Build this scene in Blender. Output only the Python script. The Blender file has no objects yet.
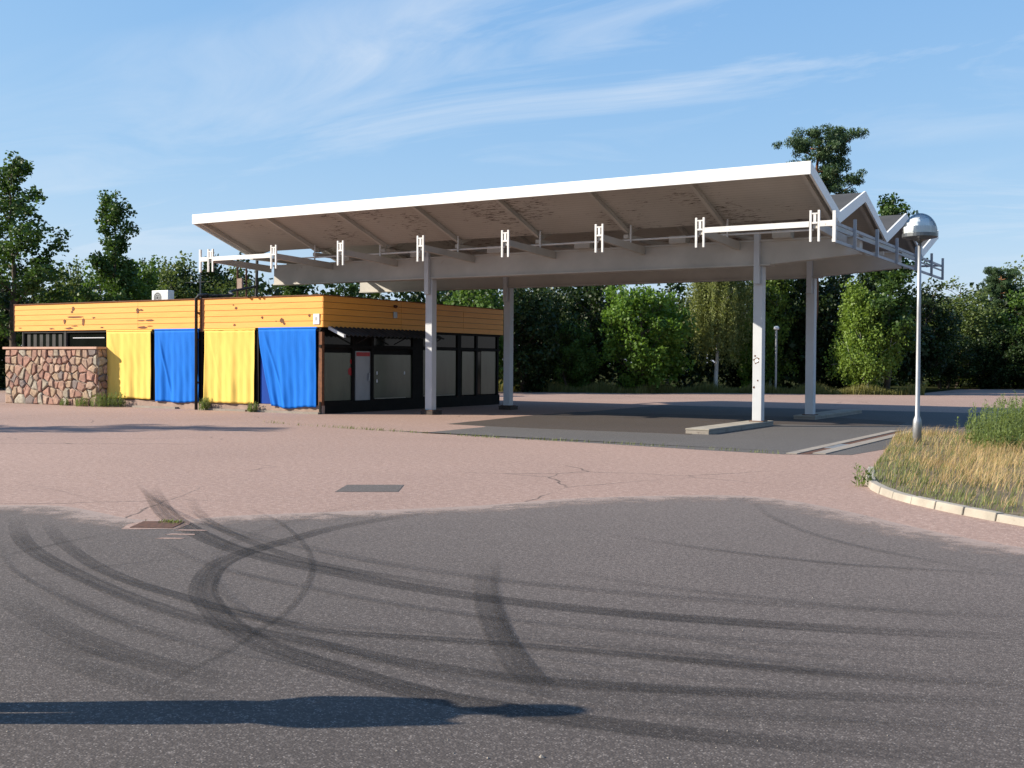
import bpy, bmesh, math, random
import numpy as np
from mathutils import Vector, Matrix
random.seed(7); rng = np.random.default_rng(11)
scene = bpy.context.scene
COL = scene.collection

# ------------------------------------------------------------------ camera
CAM_H = 1.65; FPX = 1124.0; YAW = math.radians(31); PITCH = math.radians(-1.13); ROLL = math.radians(.36)
_F = Vector((-math.sin(YAW)*math.cos(PITCH), math.cos(YAW)*math.cos(PITCH), math.sin(PITCH)))
_R = Vector((math.cos(YAW), math.sin(YAW), 0)); _U = _R.cross(_F)
R_ = _R*math.cos(ROLL) + _U*math.sin(ROLL); U_ = _U*math.cos(ROLL) - _R*math.sin(ROLL)
cam = bpy.data.cameras.new('camera'); camo = bpy.data.objects.new('camera', cam); COL.objects.link(camo)
cam.sensor_width = 36; cam.lens = FPX/1024*36; cam.clip_end = 4000; cam.clip_start = .05
M = Matrix((R_, U_, -_F)).transposed().to_4x4(); M.translation = (0, 0, CAM_H); camo.matrix_world = M
scene.camera = camo

# ------------------------------------------------------------------ sky and sun
SUN_EL = math.radians(28); SUN_DIR = math.radians(33)         # shadows run towards (+x cos, +y sin)
S = Vector((-math.cos(SUN_DIR)*math.cos(SUN_EL), -math.sin(SUN_DIR)*math.cos(SUN_EL), math.sin(SUN_EL)))
w = bpy.data.worlds.new('World'); scene.world = w; w.use_nodes = True
nt = w.node_tree; nt.nodes.clear()
def N(t, kind, **kw):
    n = t.nodes.new(kind)
    for k, v in kw.items():
        if k.startswith('i_'): n.inputs[int(k[2:])].default_value = v
        else: setattr(n, k, v)
    return n
sky = N(nt, 'ShaderNodeTexSky', sky_type='NISHITA', sun_disc=False)
sky.sun_elevation = SUN_EL; sky.sun_rotation = math.atan2(S.x, S.y); sky.air_density = 1.0; sky.dust_density = .3; sky.ozone_density = 1.0
tc = N(nt, 'ShaderNodeTexCoord'); sep = N(nt, 'ShaderNodeSeparateXYZ'); nt.links.new(tc.outputs['Generated'], sep.inputs[0])
mx = N(nt, 'ShaderNodeMath', operation='MAXIMUM', i_1=.0); nt.links.new(sep.outputs[2], mx.inputs[0])
ad = N(nt, 'ShaderNodeMath', operation='ADD', i_1=.12); nt.links.new(mx.outputs[0], ad.inputs[0])
dx = N(nt, 'ShaderNodeMath', operation='DIVIDE'); dy = N(nt, 'ShaderNodeMath', operation='DIVIDE')
nt.links.new(sep.outputs[0], dx.inputs[0]); nt.links.new(ad.outputs[0], dx.inputs[1])
nt.links.new(sep.outputs[1], dy.inputs[0]); nt.links.new(ad.outputs[0], dy.inputs[1])
cb = N(nt, 'ShaderNodeCombineXYZ'); nt.links.new(dx.outputs[0], cb.inputs[0]); nt.links.new(dy.outputs[0], cb.inputs[1])
mp = N(nt, 'ShaderNodeMapping'); nt.links.new(cb.outputs[0], mp.inputs[0])
mp.inputs['Rotation'].default_value = (0, 0, math.radians(-20)); mp.inputs['Scale'].default_value = (.55, 1.25, 1); mp.inputs['Location'].default_value = (18.8, 14.5, 0)
n1 = N(nt, 'ShaderNodeTexNoise'); n1.inputs['Scale'].default_value = 1.5; n1.inputs['Detail'].default_value = 9; n1.inputs['Roughness'].default_value = .6; n1.inputs['Distortion'].default_value = .9
n2 = N(nt, 'ShaderNodeTexNoise'); n2.inputs['Scale'].default_value = .45; n2.inputs['Detail'].default_value = 3
nt.links.new(mp.outputs[0], n1.inputs[0]); nt.links.new(mp.outputs[0], n2.inputs[0])
r1 = N(nt, 'ShaderNodeMapRange', i_1=.49, i_2=.74); r2 = N(nt, 'ShaderNodeMapRange', i_1=.40, i_2=.66)
nt.links.new(n1.outputs[0], r1.inputs[0]); nt.links.new(n2.outputs[0], r2.inputs[0])
ml = N(nt, 'ShaderNodeMath', operation='MULTIPLY'); nt.links.new(r1.outputs[0], ml.inputs[0]); nt.links.new(r2.outputs[0], ml.inputs[1])
m2 = N(nt, 'ShaderNodeMath', operation='MULTIPLY', i_1=.95, use_clamp=True); nt.links.new(ml.outputs[0], m2.inputs[0])
mix = N(nt, 'ShaderNodeMix', data_type='RGBA'); mix.inputs[7].default_value = (5.0, 5.35, 5.8, 1)
ss = N(nt, 'ShaderNodeSeparateColor'); nt.links.new(sky.outputs[0], ss.inputs[0]); sc_ = N(nt, 'ShaderNodeCombineColor')     # colour response of the camera's sky blue
for i, (gm, kk) in enumerate(((.72, 1.06), (.48, 1.84), (.22, 3.65))):
    pw = N(nt, 'ShaderNodeMath', operation='POWER', i_1=gm); mu = N(nt, 'ShaderNodeMath', operation='MULTIPLY', i_1=kk)
    nt.links.new(ss.outputs[i], pw.inputs[0]); nt.links.new(pw.outputs[0], mu.inputs[0]); nt.links.new(mu.outputs[0], sc_.inputs[i])
nt.links.new(m2.outputs[0], mix.inputs[0]); nt.links.new(sc_.outputs[0], mix.inputs[6])
bg = N(nt, 'ShaderNodeBackground'); bg.inputs[1].default_value = .09
wo = N(nt, 'ShaderNodeOutputWorld'); nt.links.new(mix.outputs[2], bg.inputs[0]); nt.links.new(bg.outputs[0], wo.inputs[0])
sl = bpy.data.lights.new('sun', 'SUN'); sl.energy = 5.0; sl.angle = math.radians(.55); sl.color = (1, .915, .77)
slo = bpy.data.objects.new('sun', sl); COL.objects.link(slo); slo.rotation_euler = S.to_track_quat('Z', 'Y').to_euler()
scene.cycles.transparent_max_bounces = 48
vs = scene.view_settings; vs.view_transform = 'Standard'; vs.look = 'None'; vs.exposure = .9; vs.gamma = 1

# ------------------------------------------------------------------ pixel -> place
def ray(px, py): return _F + R_*((px-512)/FPX) - U_*((py-384)/FPX)
def at(px, py, axis, val):
    d = ray(px, py); o = Vector((0, 0, CAM_H)); return o + d*((val-o[axis])/d[axis])
def gr(px, py, z=0.): return at(px, py, 2, z)
def spot(px, depth, z=0.):                        # ground point seen at column px, so many metres along the view
    d = ray(px, 362); p = d*(depth/d.dot(_F)); return Vector((p.x, p.y, z))

# ------------------------------------------------------------------ materials
def material(name):
    m = bpy.data.materials.new(name); m.use_nodes = True; t = m.node_tree
    return m, t, t.nodes['Principled BSDF'], t.nodes['Material Output']
def noise(t, scale, detail=4, rough=.55, dist=0., vec=None):
    n = t.nodes.new('ShaderNodeTexNoise'); n.inputs['Scale'].default_value = scale; n.inputs['Detail'].default_value = detail
    n.inputs['Roughness'].default_value = rough; n.inputs['Distortion'].default_value = dist
    if vec is not None: t.links.new(vec, n.inputs[0])
    return n.outputs[0]
def rng_(t, src, a, b, c=0., d=1.):
    n = t.nodes.new('ShaderNodeMapRange'); n.inputs[1].default_value = a; n.inputs[2].default_value = b
    n.inputs[3].default_value = c; n.inputs[4].default_value = d; t.links.new(src, n.inputs[0]); return n.outputs[0]
def mixc(t, fac, a, b, blend='MIX'):
    n = t.nodes.new('ShaderNodeMix'); n.data_type = 'RGBA'; n.blend_type = blend
    for i, v in ((0, fac), (6, a), (7, b)):
        if hasattr(v, 'links') or hasattr(v, 'is_linked'): t.links.new(v, n.inputs[i])
        elif i == 0: n.inputs[0].default_value = v
        else: n.inputs[i].default_value = (*v, 1) if len(v) == 3 else v
    return n.outputs[2]
def coords(t, kind='Object', scale=None, rot=None):
    c = t.nodes.new('ShaderNodeTexCoord').outputs[kind] if kind != 'World' else t.nodes.new('ShaderNodeNewGeometry').outputs['Position']
    if scale or rot:
        m = t.nodes.new('ShaderNodeMapping'); t.links.new(c, m.inputs[0])
        if scale: m.inputs['Scale'].default_value = scale
        if rot: m.inputs['Rotation'].default_value = rot
        c = m.outputs[0]
    return c
def bump(t, b, h, strength=.3, dist=.01):
    n = t.nodes.new('ShaderNodeBump'); n.inputs['Strength'].default_value = strength; n.inputs['Distance'].default_value = dist
    t.links.new(h, n.inputs['Height']); t.links.new(n.outputs[0], b.inputs['Normal'])
def math_(t, op, a, b):
    n = t.nodes.new('ShaderNodeMath'); n.operation = op
    for i, v in enumerate((a, b)):
        if isinstance(v, (int, float)): n.inputs[i].default_value = v
        else: t.links.new(v, n.inputs[i])
    return n.outputs[0]

def plain(name, col, rough=.6, metal=0., var=.12, scale=3., dirt=None, bmp=.05):
    m, t, b, o = material(name); c = coords(t, 'World')
    f = rng_(t, noise(t, scale, 6, .6, vec=c), .3, .7)
    col2 = tuple(x*(1-var*2) for x in col)
    cc = mixc(t, f, col2, col)
    if dirt:
        d = rng_(t, noise(t, scale*2.7, 7, .7, vec=c), dirt[1], dirt[1]+.07)
        cc = mixc(t, d, cc, dirt[0])
    t.links.new(cc, b.inputs['Base Color']); b.inputs['Roughness'].default_value = rough; b.inputs['Metallic'].default_value = metal
    if bmp: bump(t, b, noise(t, scale*14, 5, .6, vec=c), bmp, .02)
    return m

def asphalt(name, base, speck, dark, pebble=60., large=.35, rough=.9, cracks=.0, grazing_tone=None, spk=.75, grain=30.):
    m, t, b, o = material(name); c = coords(t, 'World')
    big = rng_(t, noise(t, large, 6, .6, .4, c), .3, .7)
    mid = rng_(t, noise(t, large*9, 5, .65, 0, c), .25, .75)
    col = mixc(t, big, dark, base); col = mixc(t, rng_(t, noise(t, large*9, 5, .65, 0, c), .3, .8, 0, .5), col, tuple(x*.8 for x in base))
    mot = noise(t, 5.5, 6, .75, .3, c); col = mixc(t, rng_(t, mot, .35, .7, 0, .32), col, tuple(x*.62 for x in base))
    if grazing_tone:                                                     # paler away from the viewer: grazing-view brightness put into the colour
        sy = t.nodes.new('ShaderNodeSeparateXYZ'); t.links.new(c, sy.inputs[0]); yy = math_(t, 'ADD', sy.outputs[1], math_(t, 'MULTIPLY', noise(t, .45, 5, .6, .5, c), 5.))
        col = mixc(t, rng_(t, yy, 6.0, 14.5, 0, .9), col, grazing_tone)
    gn = noise(t, grain, 5, .8, 0, c); col = mixc(t, rng_(t, gn, .40, .58, .55, 0), col, tuple(x*.45 for x in base)); col = mixc(t, rng_(t, gn, .54, .68, 0, .5), col, speck)
    v = t.nodes.new('ShaderNodeTexVoronoi'); v.inputs['Scale'].default_value = pebble; t.links.new(c, v.inputs[0])
    sepc = t.nodes.new('ShaderNodeSeparateColor'); t.links.new(v.outputs['Color'], sepc.inputs[0])
    sp = rng_(t, sepc.outputs[0], .60, .95); near = rng_(t, v.outputs['Distance'], .45, .2)
    col = mixc(t, math_(t, 'MULTIPLY', math_(t, 'MULTIPLY', sp, near), spk), col, speck)
    col = mixc(t, rng_(t, sepc.outputs[1], .55, 1., 0, .45), col, tuple(x*.55 for x in base))
    fine = noise(t, pebble*2.2, 3, .7, 0, c); col = mixc(t, rng_(t, fine, .45, .75, 0, .35), col, tuple(x*.5 for x in base))
    if cracks:
        vc = t.nodes.new('ShaderNodeTexVoronoi'); vc.feature = 'DISTANCE_TO_EDGE'; vc.inputs['Scale'].default_value = .33
        wv = t.nodes.new('ShaderNodeMix'); wv.data_type = 'VECTOR'; wv.inputs[0].default_value = .25
        nn = t.nodes.new('ShaderNodeTexNoise'); nn.inputs['Scale'].default_value = 1.6; nn.inputs['Detail'].default_value = 6; t.links.new(c, nn.inputs[0])
        t.links.new(c, wv.inputs[4]); t.links.new(nn.outputs['Color'], wv.inputs[5]); t.links.new(wv.outputs[1], vc.inputs[0])
        ck = rng_(t, vc.outputs[0], .006, .0); gate = rng_(t, noise(t, .23, 2, .5, 0, c), .52, .6)
        col = mixc(t, math_(t, 'MULTIPLY', math_(t, 'MULTIPLY', ck, gate), cracks), col, (.05, .04, .035))
    t.links.new(col, b.inputs['Base Color']); b.inputs['Roughness'].default_value = rough
    b.inputs['Specular IOR Level'].default_value = .25
    h = math_(t, 'ADD', v.outputs['Distance'], noise(t, pebble*.5, 4, .7, 0, c)); bump(t, b, h, .35, .006)
    return m

MAT = {}
MAT['pink'] = asphalt('pink_asphalt', (.42, .28, .226), (.56, .44, .38), (.305, .202, .165), 55, .14, .92, .9, None, .9, 13.)
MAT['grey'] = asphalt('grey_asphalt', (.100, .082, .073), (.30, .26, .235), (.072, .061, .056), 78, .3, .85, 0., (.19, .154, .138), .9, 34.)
MAT['apron'] = asphalt('apron_asphalt', (.13, .118, .112), (.26, .24, .22), (.10, .092, .088), 50, .3, .9)
MAT['stained'] = asphalt('oil_stained_asphalt', (.085, .066, .056), (.16, .13, .11), (.062, .05, .043), 50, .25, .8)
MAT['patch'] = asphalt('repair_asphalt', (.14, .12, .11), (.25, .22, .2), (.12, .105, .098), 50, .6)
MAT['soil'] = plain('soil', (.17, .125, .075), .95, var=.25, scale=1.5)
MAT['forest_floor'] = plain('forest_floor', (.045, .05, .022), .95, var=.3, scale=.5); MAT['forest_floor'].node_tree.nodes['Principled BSDF'].inputs['Specular IOR Level'].default_value = 0.
MAT['concrete'] = plain('concrete', (.30, .26, .22), .9, var=.15, scale=2.5, dirt=((.14, .11, .09), .6), bmp=.3)
MAT['kerb'] = plain('kerb_concrete', (.36, .32, .265), .9, var=.15, scale=3, dirt=((.2, .16, .12), .62), bmp=.3)
MAT['white'] = plain('white_paint', (.80, .80, .78), .5, var=.04, scale=.8, dirt=((.45, .38, .32), .7), bmp=.02)
MAT['column'] = plain('column_paint', (.54, .55, .57), .55, var=.06, scale=1.6, dirt=((.30, .16, .09), .685), bmp=.04)
MAT['beam'] = plain('beam_paint', (.50, .465, .415), .65, var=.12, scale=.9, dirt=((.30, .23, .17), .66), bmp=.05)
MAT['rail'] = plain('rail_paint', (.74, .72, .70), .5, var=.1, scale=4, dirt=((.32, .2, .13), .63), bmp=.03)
MAT['side_rail'] = plain('shaded_grey_rail', (.33, .35, .38), .55, var=.12, scale=4, dirt=((.2, .13, .09), .63), bmp=.03)  # darker copy of the rail paint, shade of the right side put into the colour
MAT['felt'] = plain('roofing_felt', (.055, .054, .055), .95, var=.2, scale=1.4, bmp=.2)
MAT['gravel_roof'] = plain('gravel_roof', (.16, .15, .14), .95, var=.2, scale=4, bmp=.3)
MAT['black'] = plain('black_metal', (.018, .018, .02), .45, var=.2, scale=4)
MAT['frame'] = plain('dark_brown_frame', (.012, .010, .009), .75, var=.25, scale=3); MAT['frame'].node_tree.nodes['Principled BSDF'].inputs['Specular IOR Level'].default_value = .15
MAT['awning'] = plain('weathered_awning', (.035, .034, .034), .8, var=.3, scale=3)
MAT['brown'] = plain('bare_brown_wood', (.20, .075, .03), .85, var=.3, scale=12)
MAT['plinth'] = plain('pinkish_plinth', (.36, .25, .20), .85, var=.2, scale=3, dirt=((.12, .08, .06), .6))
MAT['steel'] = plain('galvanised_steel', (.38, .385, .40), .45, .6, var=.12, scale=7)
MAT['lamp_rim'] = plain('dark_lamp_metal', (.16, .17, .18), .35, .8)
MAT['rust'] = plain('rust', (.13, .05, .025), .9, var=.35, scale=20)
MAT['acwhite'] = plain('white_enamel', (.72, .72, .70), .45, var=.08, scale=3)
MAT['red'] = plain('red_vinyl', (.42, .015, .02), .5)
MAT['paper'] = plain('white_plate', (.75, .75, .78), .5, var=.05)
MAT['tan'] = plain('tan_box', (.55, .38, .20), .7)
MAT['jacket'] = plain('dark_jacket', (.06, .07, .10), .85); MAT['trousers'] = plain('grey_trousers', (.09, .09, .10), .9); MAT['skin'] = plain('skin', (.52, .33, .24), .55, var=.05); MAT['hair'] = plain('brown_hair', (.07, .045, .03), .7)

def m_underside():
    m, t, b, o = material('roof_underside_boards'); c = coords(t, 'Object')
    s = t.nodes.new('ShaderNodeSeparateXYZ'); t.links.new(c, s.inputs[0])
    y = math_(t, 'MULTIPLY', s.outputs[1], 8.5); fr = math_(t, 'FRACT', y, 0); line = rng_(t, fr, .0, .09, 1, 0)
    big = rng_(t, noise(t, .35, 5, .6, .3, c), .3, .7)
    col = mixc(t, big, (.37, .335, .295), (.47, .435, .39)); col = mixc(t, math_(t, 'MULTIPLY', line, .9), col, (.13, .10, .08))
    cs = coords(t, 'Object', (3.6, 24, 9)); fl = noise(t, 1.0, 6, .7, .2, cs); gate = rng_(t, noise(t, .5, 4, .6, 0, c), .44, .62)
    flk = rng_(t, math_(t, 'ADD', fl, math_(t, 'MULTIPLY', gate, .14)), .672, .70)
    col = mixc(t, flk, col, (.07, .05, .04)); t.links.new(col, b.inputs['Base Color']); b.inputs['Roughness'].default_value = .75
    bump(t, b, fr, .25, .01); return m
MAT['underside'] = m_underside()
def m_board():
    m, t, b, o = material('orange_fascia_boards'); c = coords(t, 'World')
    g = noise(t, 1, 6, .6, .6, coords(t, 'World', (1.6, 1.6, 22))); oi = t.nodes.new('ShaderNodeObjectInfo').outputs['Random']
    col = mixc(t, rng_(t, g, .3, .7), (.72, .275, .022), (.84, .35, .04)); col = mixc(t, rng_(t, oi, 0, 1, 0, .4), col, (.76, .36, .07))
    fl = rng_(t, noise(t, 1, 7, .72, .3, coords(t, 'World', (1.7, 1.7, 5))), .69, .72)
    col = mixc(t, fl, col, (.20, .07, .025)); t.links.new(col, b.inputs['Base Color']); b.inputs['Roughness'].default_value = .55
    bump(t, b, g, .15, .006); return m
MAT['board'] = m_board()
def m_cloth(name, col):
    m, t, b, o = material(name); c = coords(t, 'World')
    cc = mixc(t, rng_(t, noise(t, 2.2, 5, .6, vec=coords(t, 'World', (2, 2, .5))), .3, .75), tuple(x*.86 for x in col), col)
    cc = mixc(t, rng_(t, noise(t, 3, 6, .7, vec=c), .64, .8, 0, .35), cc, tuple(x*.55 for x in col))
    t.links.new(cc, b.inputs['Base Color']); b.inputs['Roughness'].default_value = .8; b.inputs['Specular IOR Level'].default_value = .2
    bump(t, b, noise(t, 1, 4, .6, vec=coords(t, 'World', (14, 14, 1.3))), .25, .02); return m
MAT['yellow'] = m_cloth('yellow_cloth', (.78, .54, .125)); MAT['blue'] = m_cloth('blue_cloth', (.003, .15, .62)); MAT['deepblue'] = m_cloth('deep_blue_cloth', (.006, .05, .30))
def m_glass(name, col, rough=.06, var=.4, sc=1.2, alpha=None):
    m, t, b, o = material(name); c = coords(t, 'World')
    cc = mixc(t, rng_(t, noise(t, sc, 5, .6, .4, coords(t, 'World', (1, 1, .45))), .3, .7), tuple(x*(1-var) for x in col), col)
    t.links.new(cc, b.inputs['Base Color']); b.inputs['Roughness'].default_value = rough; b.inputs['IOR'].default_value = 1.5; return m
MAT['milky'] = m_glass('whitewashed_glass', (.085, .098, .066), .2); MAT['milky_door'] = m_glass('pale_door_glass', (.30, .31, .33), .25, .2); MAT['dark_glass'] = m_glass('dark_glass', (.01, .012, .010), .08); MAT['dark_glass'].node_tree.nodes['Principled BSDF'].inputs['IOR'].default_value = 1.22
def m_dome():
    m, t, b, o = material('clear_dome'); t.nodes.remove(b)
    g = t.nodes.new('ShaderNodeBsdfGlossy'); g.inputs['Roughness'].default_value = .04; tr = t.nodes.new('ShaderNodeBsdfTransparent'); tr.inputs[0].default_value = (.9, .93, .93, 1)
    lw = t.nodes.new('ShaderNodeFresnel'); lw.inputs[0].default_value = 1.45; mxs = t.nodes.new('ShaderNodeMixShader')
    t.links.new(math_(t, 'ADD', lw.outputs[0], .04), mxs.inputs[0]); t.links.new(tr.outputs[0], mxs.inputs[1]); t.links.new(g.outputs[0], mxs.inputs[2]); t.links.new(mxs.outputs[0], o.inputs[0]); return m
MAT['dome'] = m_dome()
MAT['reflector'] = plain('bright_reflector', (.82, .82, .84), .25, .35, var=.05, scale=5)
def m_stone():
    m, t, b, o = material('granite_rubble'); c = coords(t, 'World'); oi = t.nodes.new('ShaderNodeObjectInfo').outputs['Random']
    r = t.nodes.new('ShaderNodeValToRGB'); t.links.new(oi, r.inputs[0]); e = r.color_ramp.elements; r.color_ramp.interpolation = 'CONSTANT'
    pal = [tuple(min(.5,q*1.22) for q in c_) for c_ in [(.33, .17, .125), (.30, .20, .145), (.29, .25, .19), (.36, .21, .15), (.25, .125, .095), (.33, .30, .24), (.33, .23, .15), (.15, .125, .12), (.40, .27, .20), (.28, .15, .11)]]
    e[0].color = (*pal[0], 1); e[1].position = .1; e[1].color = (*pal[1], 1)
    for i in range(2, 10): k = e.new(i*.1); k.color = (*pal[i], 1)
    col = mixc(t, rng_(t, noise(t, 11, 6, .75, 0, c), .38, .66, 0, .75), r.outputs[0], (.14, .09, .07)); col = mixc(t, rng_(t, noise(t, 60, 3, .6, 0, c), .55, .8, 0, .4), col, (.55, .48, .42))
    t.links.new(col, b.inputs['Base Color']); b.inputs['Roughness'].default_value = .9; bump(t, b, noise(t, 25, 6, .7, 0, c), .5, .02); return m
MAT['stone'] = m_stone(); MAT['mortar'] = plain('mortar', (.36, .31, .27), .95, var=.25, scale=9, bmp=.3); MAT['cap'] = plain('wall_cap', (.50, .30, .22), .8, var=.12, scale=4)
def m_leaf(name, a, b2, tl=.35, spec=.25):
    m, t, b, o = material(name); gi = t.nodes.new('ShaderNodeNewGeometry').outputs['Random Per Island']
    c = coords(t, 'Object'); col = mixc(t, gi, a, b2); col = mixc(t, rng_(t, noise(t, .7, 3, .5, 0, c), .35, .7, 0, .5), col, tuple(x*1.35 for x in b2))
    t.links.new(col, b.inputs['Base Color']); b.inputs['Roughness'].default_value = .5; b.inputs['Specular IOR Level'].default_value = spec
    tr = t.nodes.new('ShaderNodeBsdfTranslucent'); t.links.new(mixc(t, .5, col, (b2[0]*1.6, b2[1]*1.7, b2[2]*.6)), tr.inputs[0])
    ms = t.nodes.new('ShaderNodeMixShader'); ms.inputs[0].default_value = tl
    t.links.new(b.outputs[0], ms.inputs[1]); t.links.new(tr.outputs[0], ms.inputs[2]); t.links.new(ms.outputs[0], o.inputs[0]); return m
LEAF = dict(aspen=m_leaf('aspen_leaves', (0.0240, 0.0513, 0.0127), (0.0601, 0.1078, 0.0245), .3), bright=m_leaf('bright_leaves', (0.0540, 0.1066, 0.0156), (0.1134, 0.1929, 0.0292)), mid=m_leaf('mid_leaves', (0.0446, 0.0899, 0.0172), (0.0892, 0.1498, 0.0298)),
            birch=m_leaf('birch_leaves', (0.0892, 0.1454, 0.0236), (0.1726, 0.2461, 0.0482)), weep=m_leaf('weeping_birch_leaves', (0.0975, 0.1170, 0.0364), (0.1820, 0.2015, 0.0650)), dark=m_leaf('dark_leaves', (0.0094, 0.0199, 0.0064), (0.0283, 0.0498, 0.0117), .2),
            pine=m_leaf('pine_needles', (0.0264, 0.0540, 0.0216), (0.0600, 0.1020, 0.0384), .15), olive=m_leaf('olive_leaves', (0.0608, 0.0891, 0.0262), (0.1155, 0.1485, 0.0459)))
MAT['bark'] = plain('grey_brown_bark', (.11, .085, .06), .95, var=.3, scale=6, bmp=.5); MAT['pinebark'] = plain('pine_bark', (.26, .12, .06), .95, var=.3, scale=5, bmp=.5)
MAT['birchbark'] = plain('birch_bark', (.58, .55, .50), .8, var=.08, scale=3, dirt=((.05, .045, .04), .6))
MAT['straw'] = m_leaf('dry_grass', (.24, .135, .055), (.50, .36, .18), .25); MAT['grass'] = m_leaf('green_grass', (.08, .105, .03), (.17, .19, .065), .3); MAT['weed'] = m_leaf('weed_leaves', (.11, .15, .04), (.20, .25, .09), .35)
def m_skid():
    m, t, b, o = material('tyre_rubber_mark'); uv = t.nodes.new('ShaderNodeUVMap').outputs[0]; s = t.nodes.new('ShaderNodeSeparateXYZ'); t.links.new(uv, s.inputs[0])
    c = coords(t, 'World'); ed = math_(t, 'MULTIPLY', rng_(t, s.outputs[1], 0, .08), rng_(t, s.outputs[1], 1, .92))
    st = rng_(t, noise(t, 1, 3, .6, 0, coords(t, 'UV', (.12, 17, 1))), .32, .62, .12, 1)
    gr_ = rng_(t, noise(t, 85, 4, .75, 0, c), .33, .6, .2, 1); lg = rng_(t, noise(t, 1.1, 4, .6, 0, c), .2, .7, .5, 1)
    at_ = t.nodes.new('ShaderNodeAttribute'); at_.attribute_name = 'strength'
    a = math_(t, 'MULTIPLY', math_(t, 'MULTIPLY', ed, st), math_(t, 'MULTIPLY', gr_, math_(t, 'MULTIPLY', lg, at_.outputs['Fac'])))
    b.inputs['Base Color'].default_value = (.018, .017, .017, 1); b.inputs['Roughness'].default_value = .8; b.inputs['Specular IOR Level'].default_value = .2; t.links.new(a, b.inputs['Alpha']); return m
MAT['skid'] = m_skid()

# ------------------------------------------------------------------ mesh helpers
class MB:
    def __init__(s): s.v = []; s.f = []; s.m = []
    def add(s, vs, fs, mi=0):
        k = len(s.v); s.v += [tuple(p) for p in vs]; s.f += [tuple(k+i for i in f) for f in fs]; s.m += [mi]*len(fs); return s
    def box(s, a, b, mi=0):
        x0, y0, z0 = a; x1, y1, z1 = b
        return s.add([(x0,y0,z0),(x1,y0,z0),(x1,y1,z0),(x0,y1,z0),(x0,y0,z1),(x1,y0,z1),(x1,y1,z1),(x0,y1,z1)], [(0,3,2,1),(4,5,6,7),(0,1,5,4),(1,2,6,5),(2,3,7,6),(3,0,4,7)], mi)
    def hexa(s, p, mi=0): return s.add(p, [(0,3,2,1),(4,5,6,7),(0,1,5,4),(1,2,6,5),(2,3,7,6),(3,0,4,7)], mi)
    def prism(s, poly, z0, z1, mi=0):
        n = len(poly); return s.add([(x,y,z0) for x,y in poly]+[(x,y,z1) for x,y in poly], [tuple(range(n))[::-1], tuple(range(n,2*n))]+[(i,(i+1)%n,n+(i+1)%n,n+i) for i in range(n)], mi)
    def tube(s, pts, rad, n=8, mi=0, cap=True):
        pts = [Vector(p) for p in pts]; rad = rad if hasattr(rad, '__len__') else [rad]*len(pts); k = len(s.v)
        for i, p in enumerate(pts):
            d = (pts[min(i+1,len(pts)-1)]-pts[max(i-1,0)]).normalized(); a = d.orthogonal() if abs(d.z) < .9 else d.cross(Vector((0,1,0)))
            a.normalize(); b = d.cross(a)
            for j in range(n): t = 2*math.pi*(j+.5)/n; s.v.append(tuple(p+(a*math.cos(t)+b*math.sin(t))*rad[i]))
        for i in range(len(pts)-1):
            for j in range(n): s.f.append((k+i*n+j, k+i*n+(j+1)%n, k+(i+1)*n+(j+1)%n, k+(i+1)*n+j)); s.m.append(mi)
        if cap:
            s.f.append(tuple(range(k+n-1,k-1,-1))); s.m.append(mi); e = k+(len(pts)-1)*n; s.f.append(tuple(range(e,e+n))); s.m.append(mi)
        return s
    def lathe(s, prof, c, n=28, mi=0):
        k = len(s.v)
        for r, z in prof:
            for j in range(n): t = 2*math.pi*j/n; s.v.append((c[0]+r*math.cos(t), c[1]+r*math.sin(t), c[2]+z))
        for i in range(len(prof)-1):
            for j in range(n): s.f.append((k+i*n+j, k+i*n+(j+1)%n, k+(i+1)*n+(j+1)%n, k+(i+1)*n+j)); s.m.append(mi)
        return s
    def build(s, name, mats, parent=None, org=None, smooth=False, bevel=0., kind=None):
        if org is None: org = parent.get('_o', (0,0,0)) if parent else (0,0,0)
        if parent is not None and '_org' in parent: org = tuple(parent['_org'])
        me = bpy.data.meshes.new(name); me.from_pydata([(x-org[0],y-org[1],z-org[2]) for x,y,z in s.v], [], s.f)
        mats = mats if isinstance(mats, (list, tuple)) else [mats]
        for q in mats: me.materials.append(MAT[q] if isinstance(q, str) else q)
        me.polygons.foreach_set('material_index', s.m)
        if smooth: me.polygons.foreach_set('use_smooth', [True]*len(me.polygons))
        me.update(); o = bpy.data.objects.new(name, me); COL.objects.link(o)
        if parent is not None: o.parent = parent
        else: o.location = org
        if bevel:
            q = o.modifiers.new('bevel', 'BEVEL'); q.width = bevel; q.segments = 2; q.limit_method = 'ANGLE'
        if kind: o['kind'] = kind
        return o
def tag(o, label, cat, group=None):
    o['label'] = label; o['category'] = cat
    if group: o['group'] = group
    return o
ORG = {}
def thing(name, loc, label, cat, group=None, rz=0):
    o = bpy.data.objects.new(name, None); o.empty_display_size = .2; COL.objects.link(o); o.location = loc; o.rotation_euler = (0,0,rz); ORG[o.name] = tuple(loc)
    return tag(o, label, cat, group)
def part(mb, name, mats, parent, sub=False, **kw):          # vertices given in world coordinates
    root = parent
    while root.parent: root = root.parent
    return mb.build(name, mats, parent, org=ORG.get(root.name, (0,0,0)) , **kw)
def struct(mb, name, mats, **kw): return mb.build(name, mats, kind='structure', **kw)
def dup(o, parent=None, linked=True):
    c = o.copy(); COL.objects.link(c); c.parent = parent
    for ch in o.children: dup(ch, c)
    return c

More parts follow.
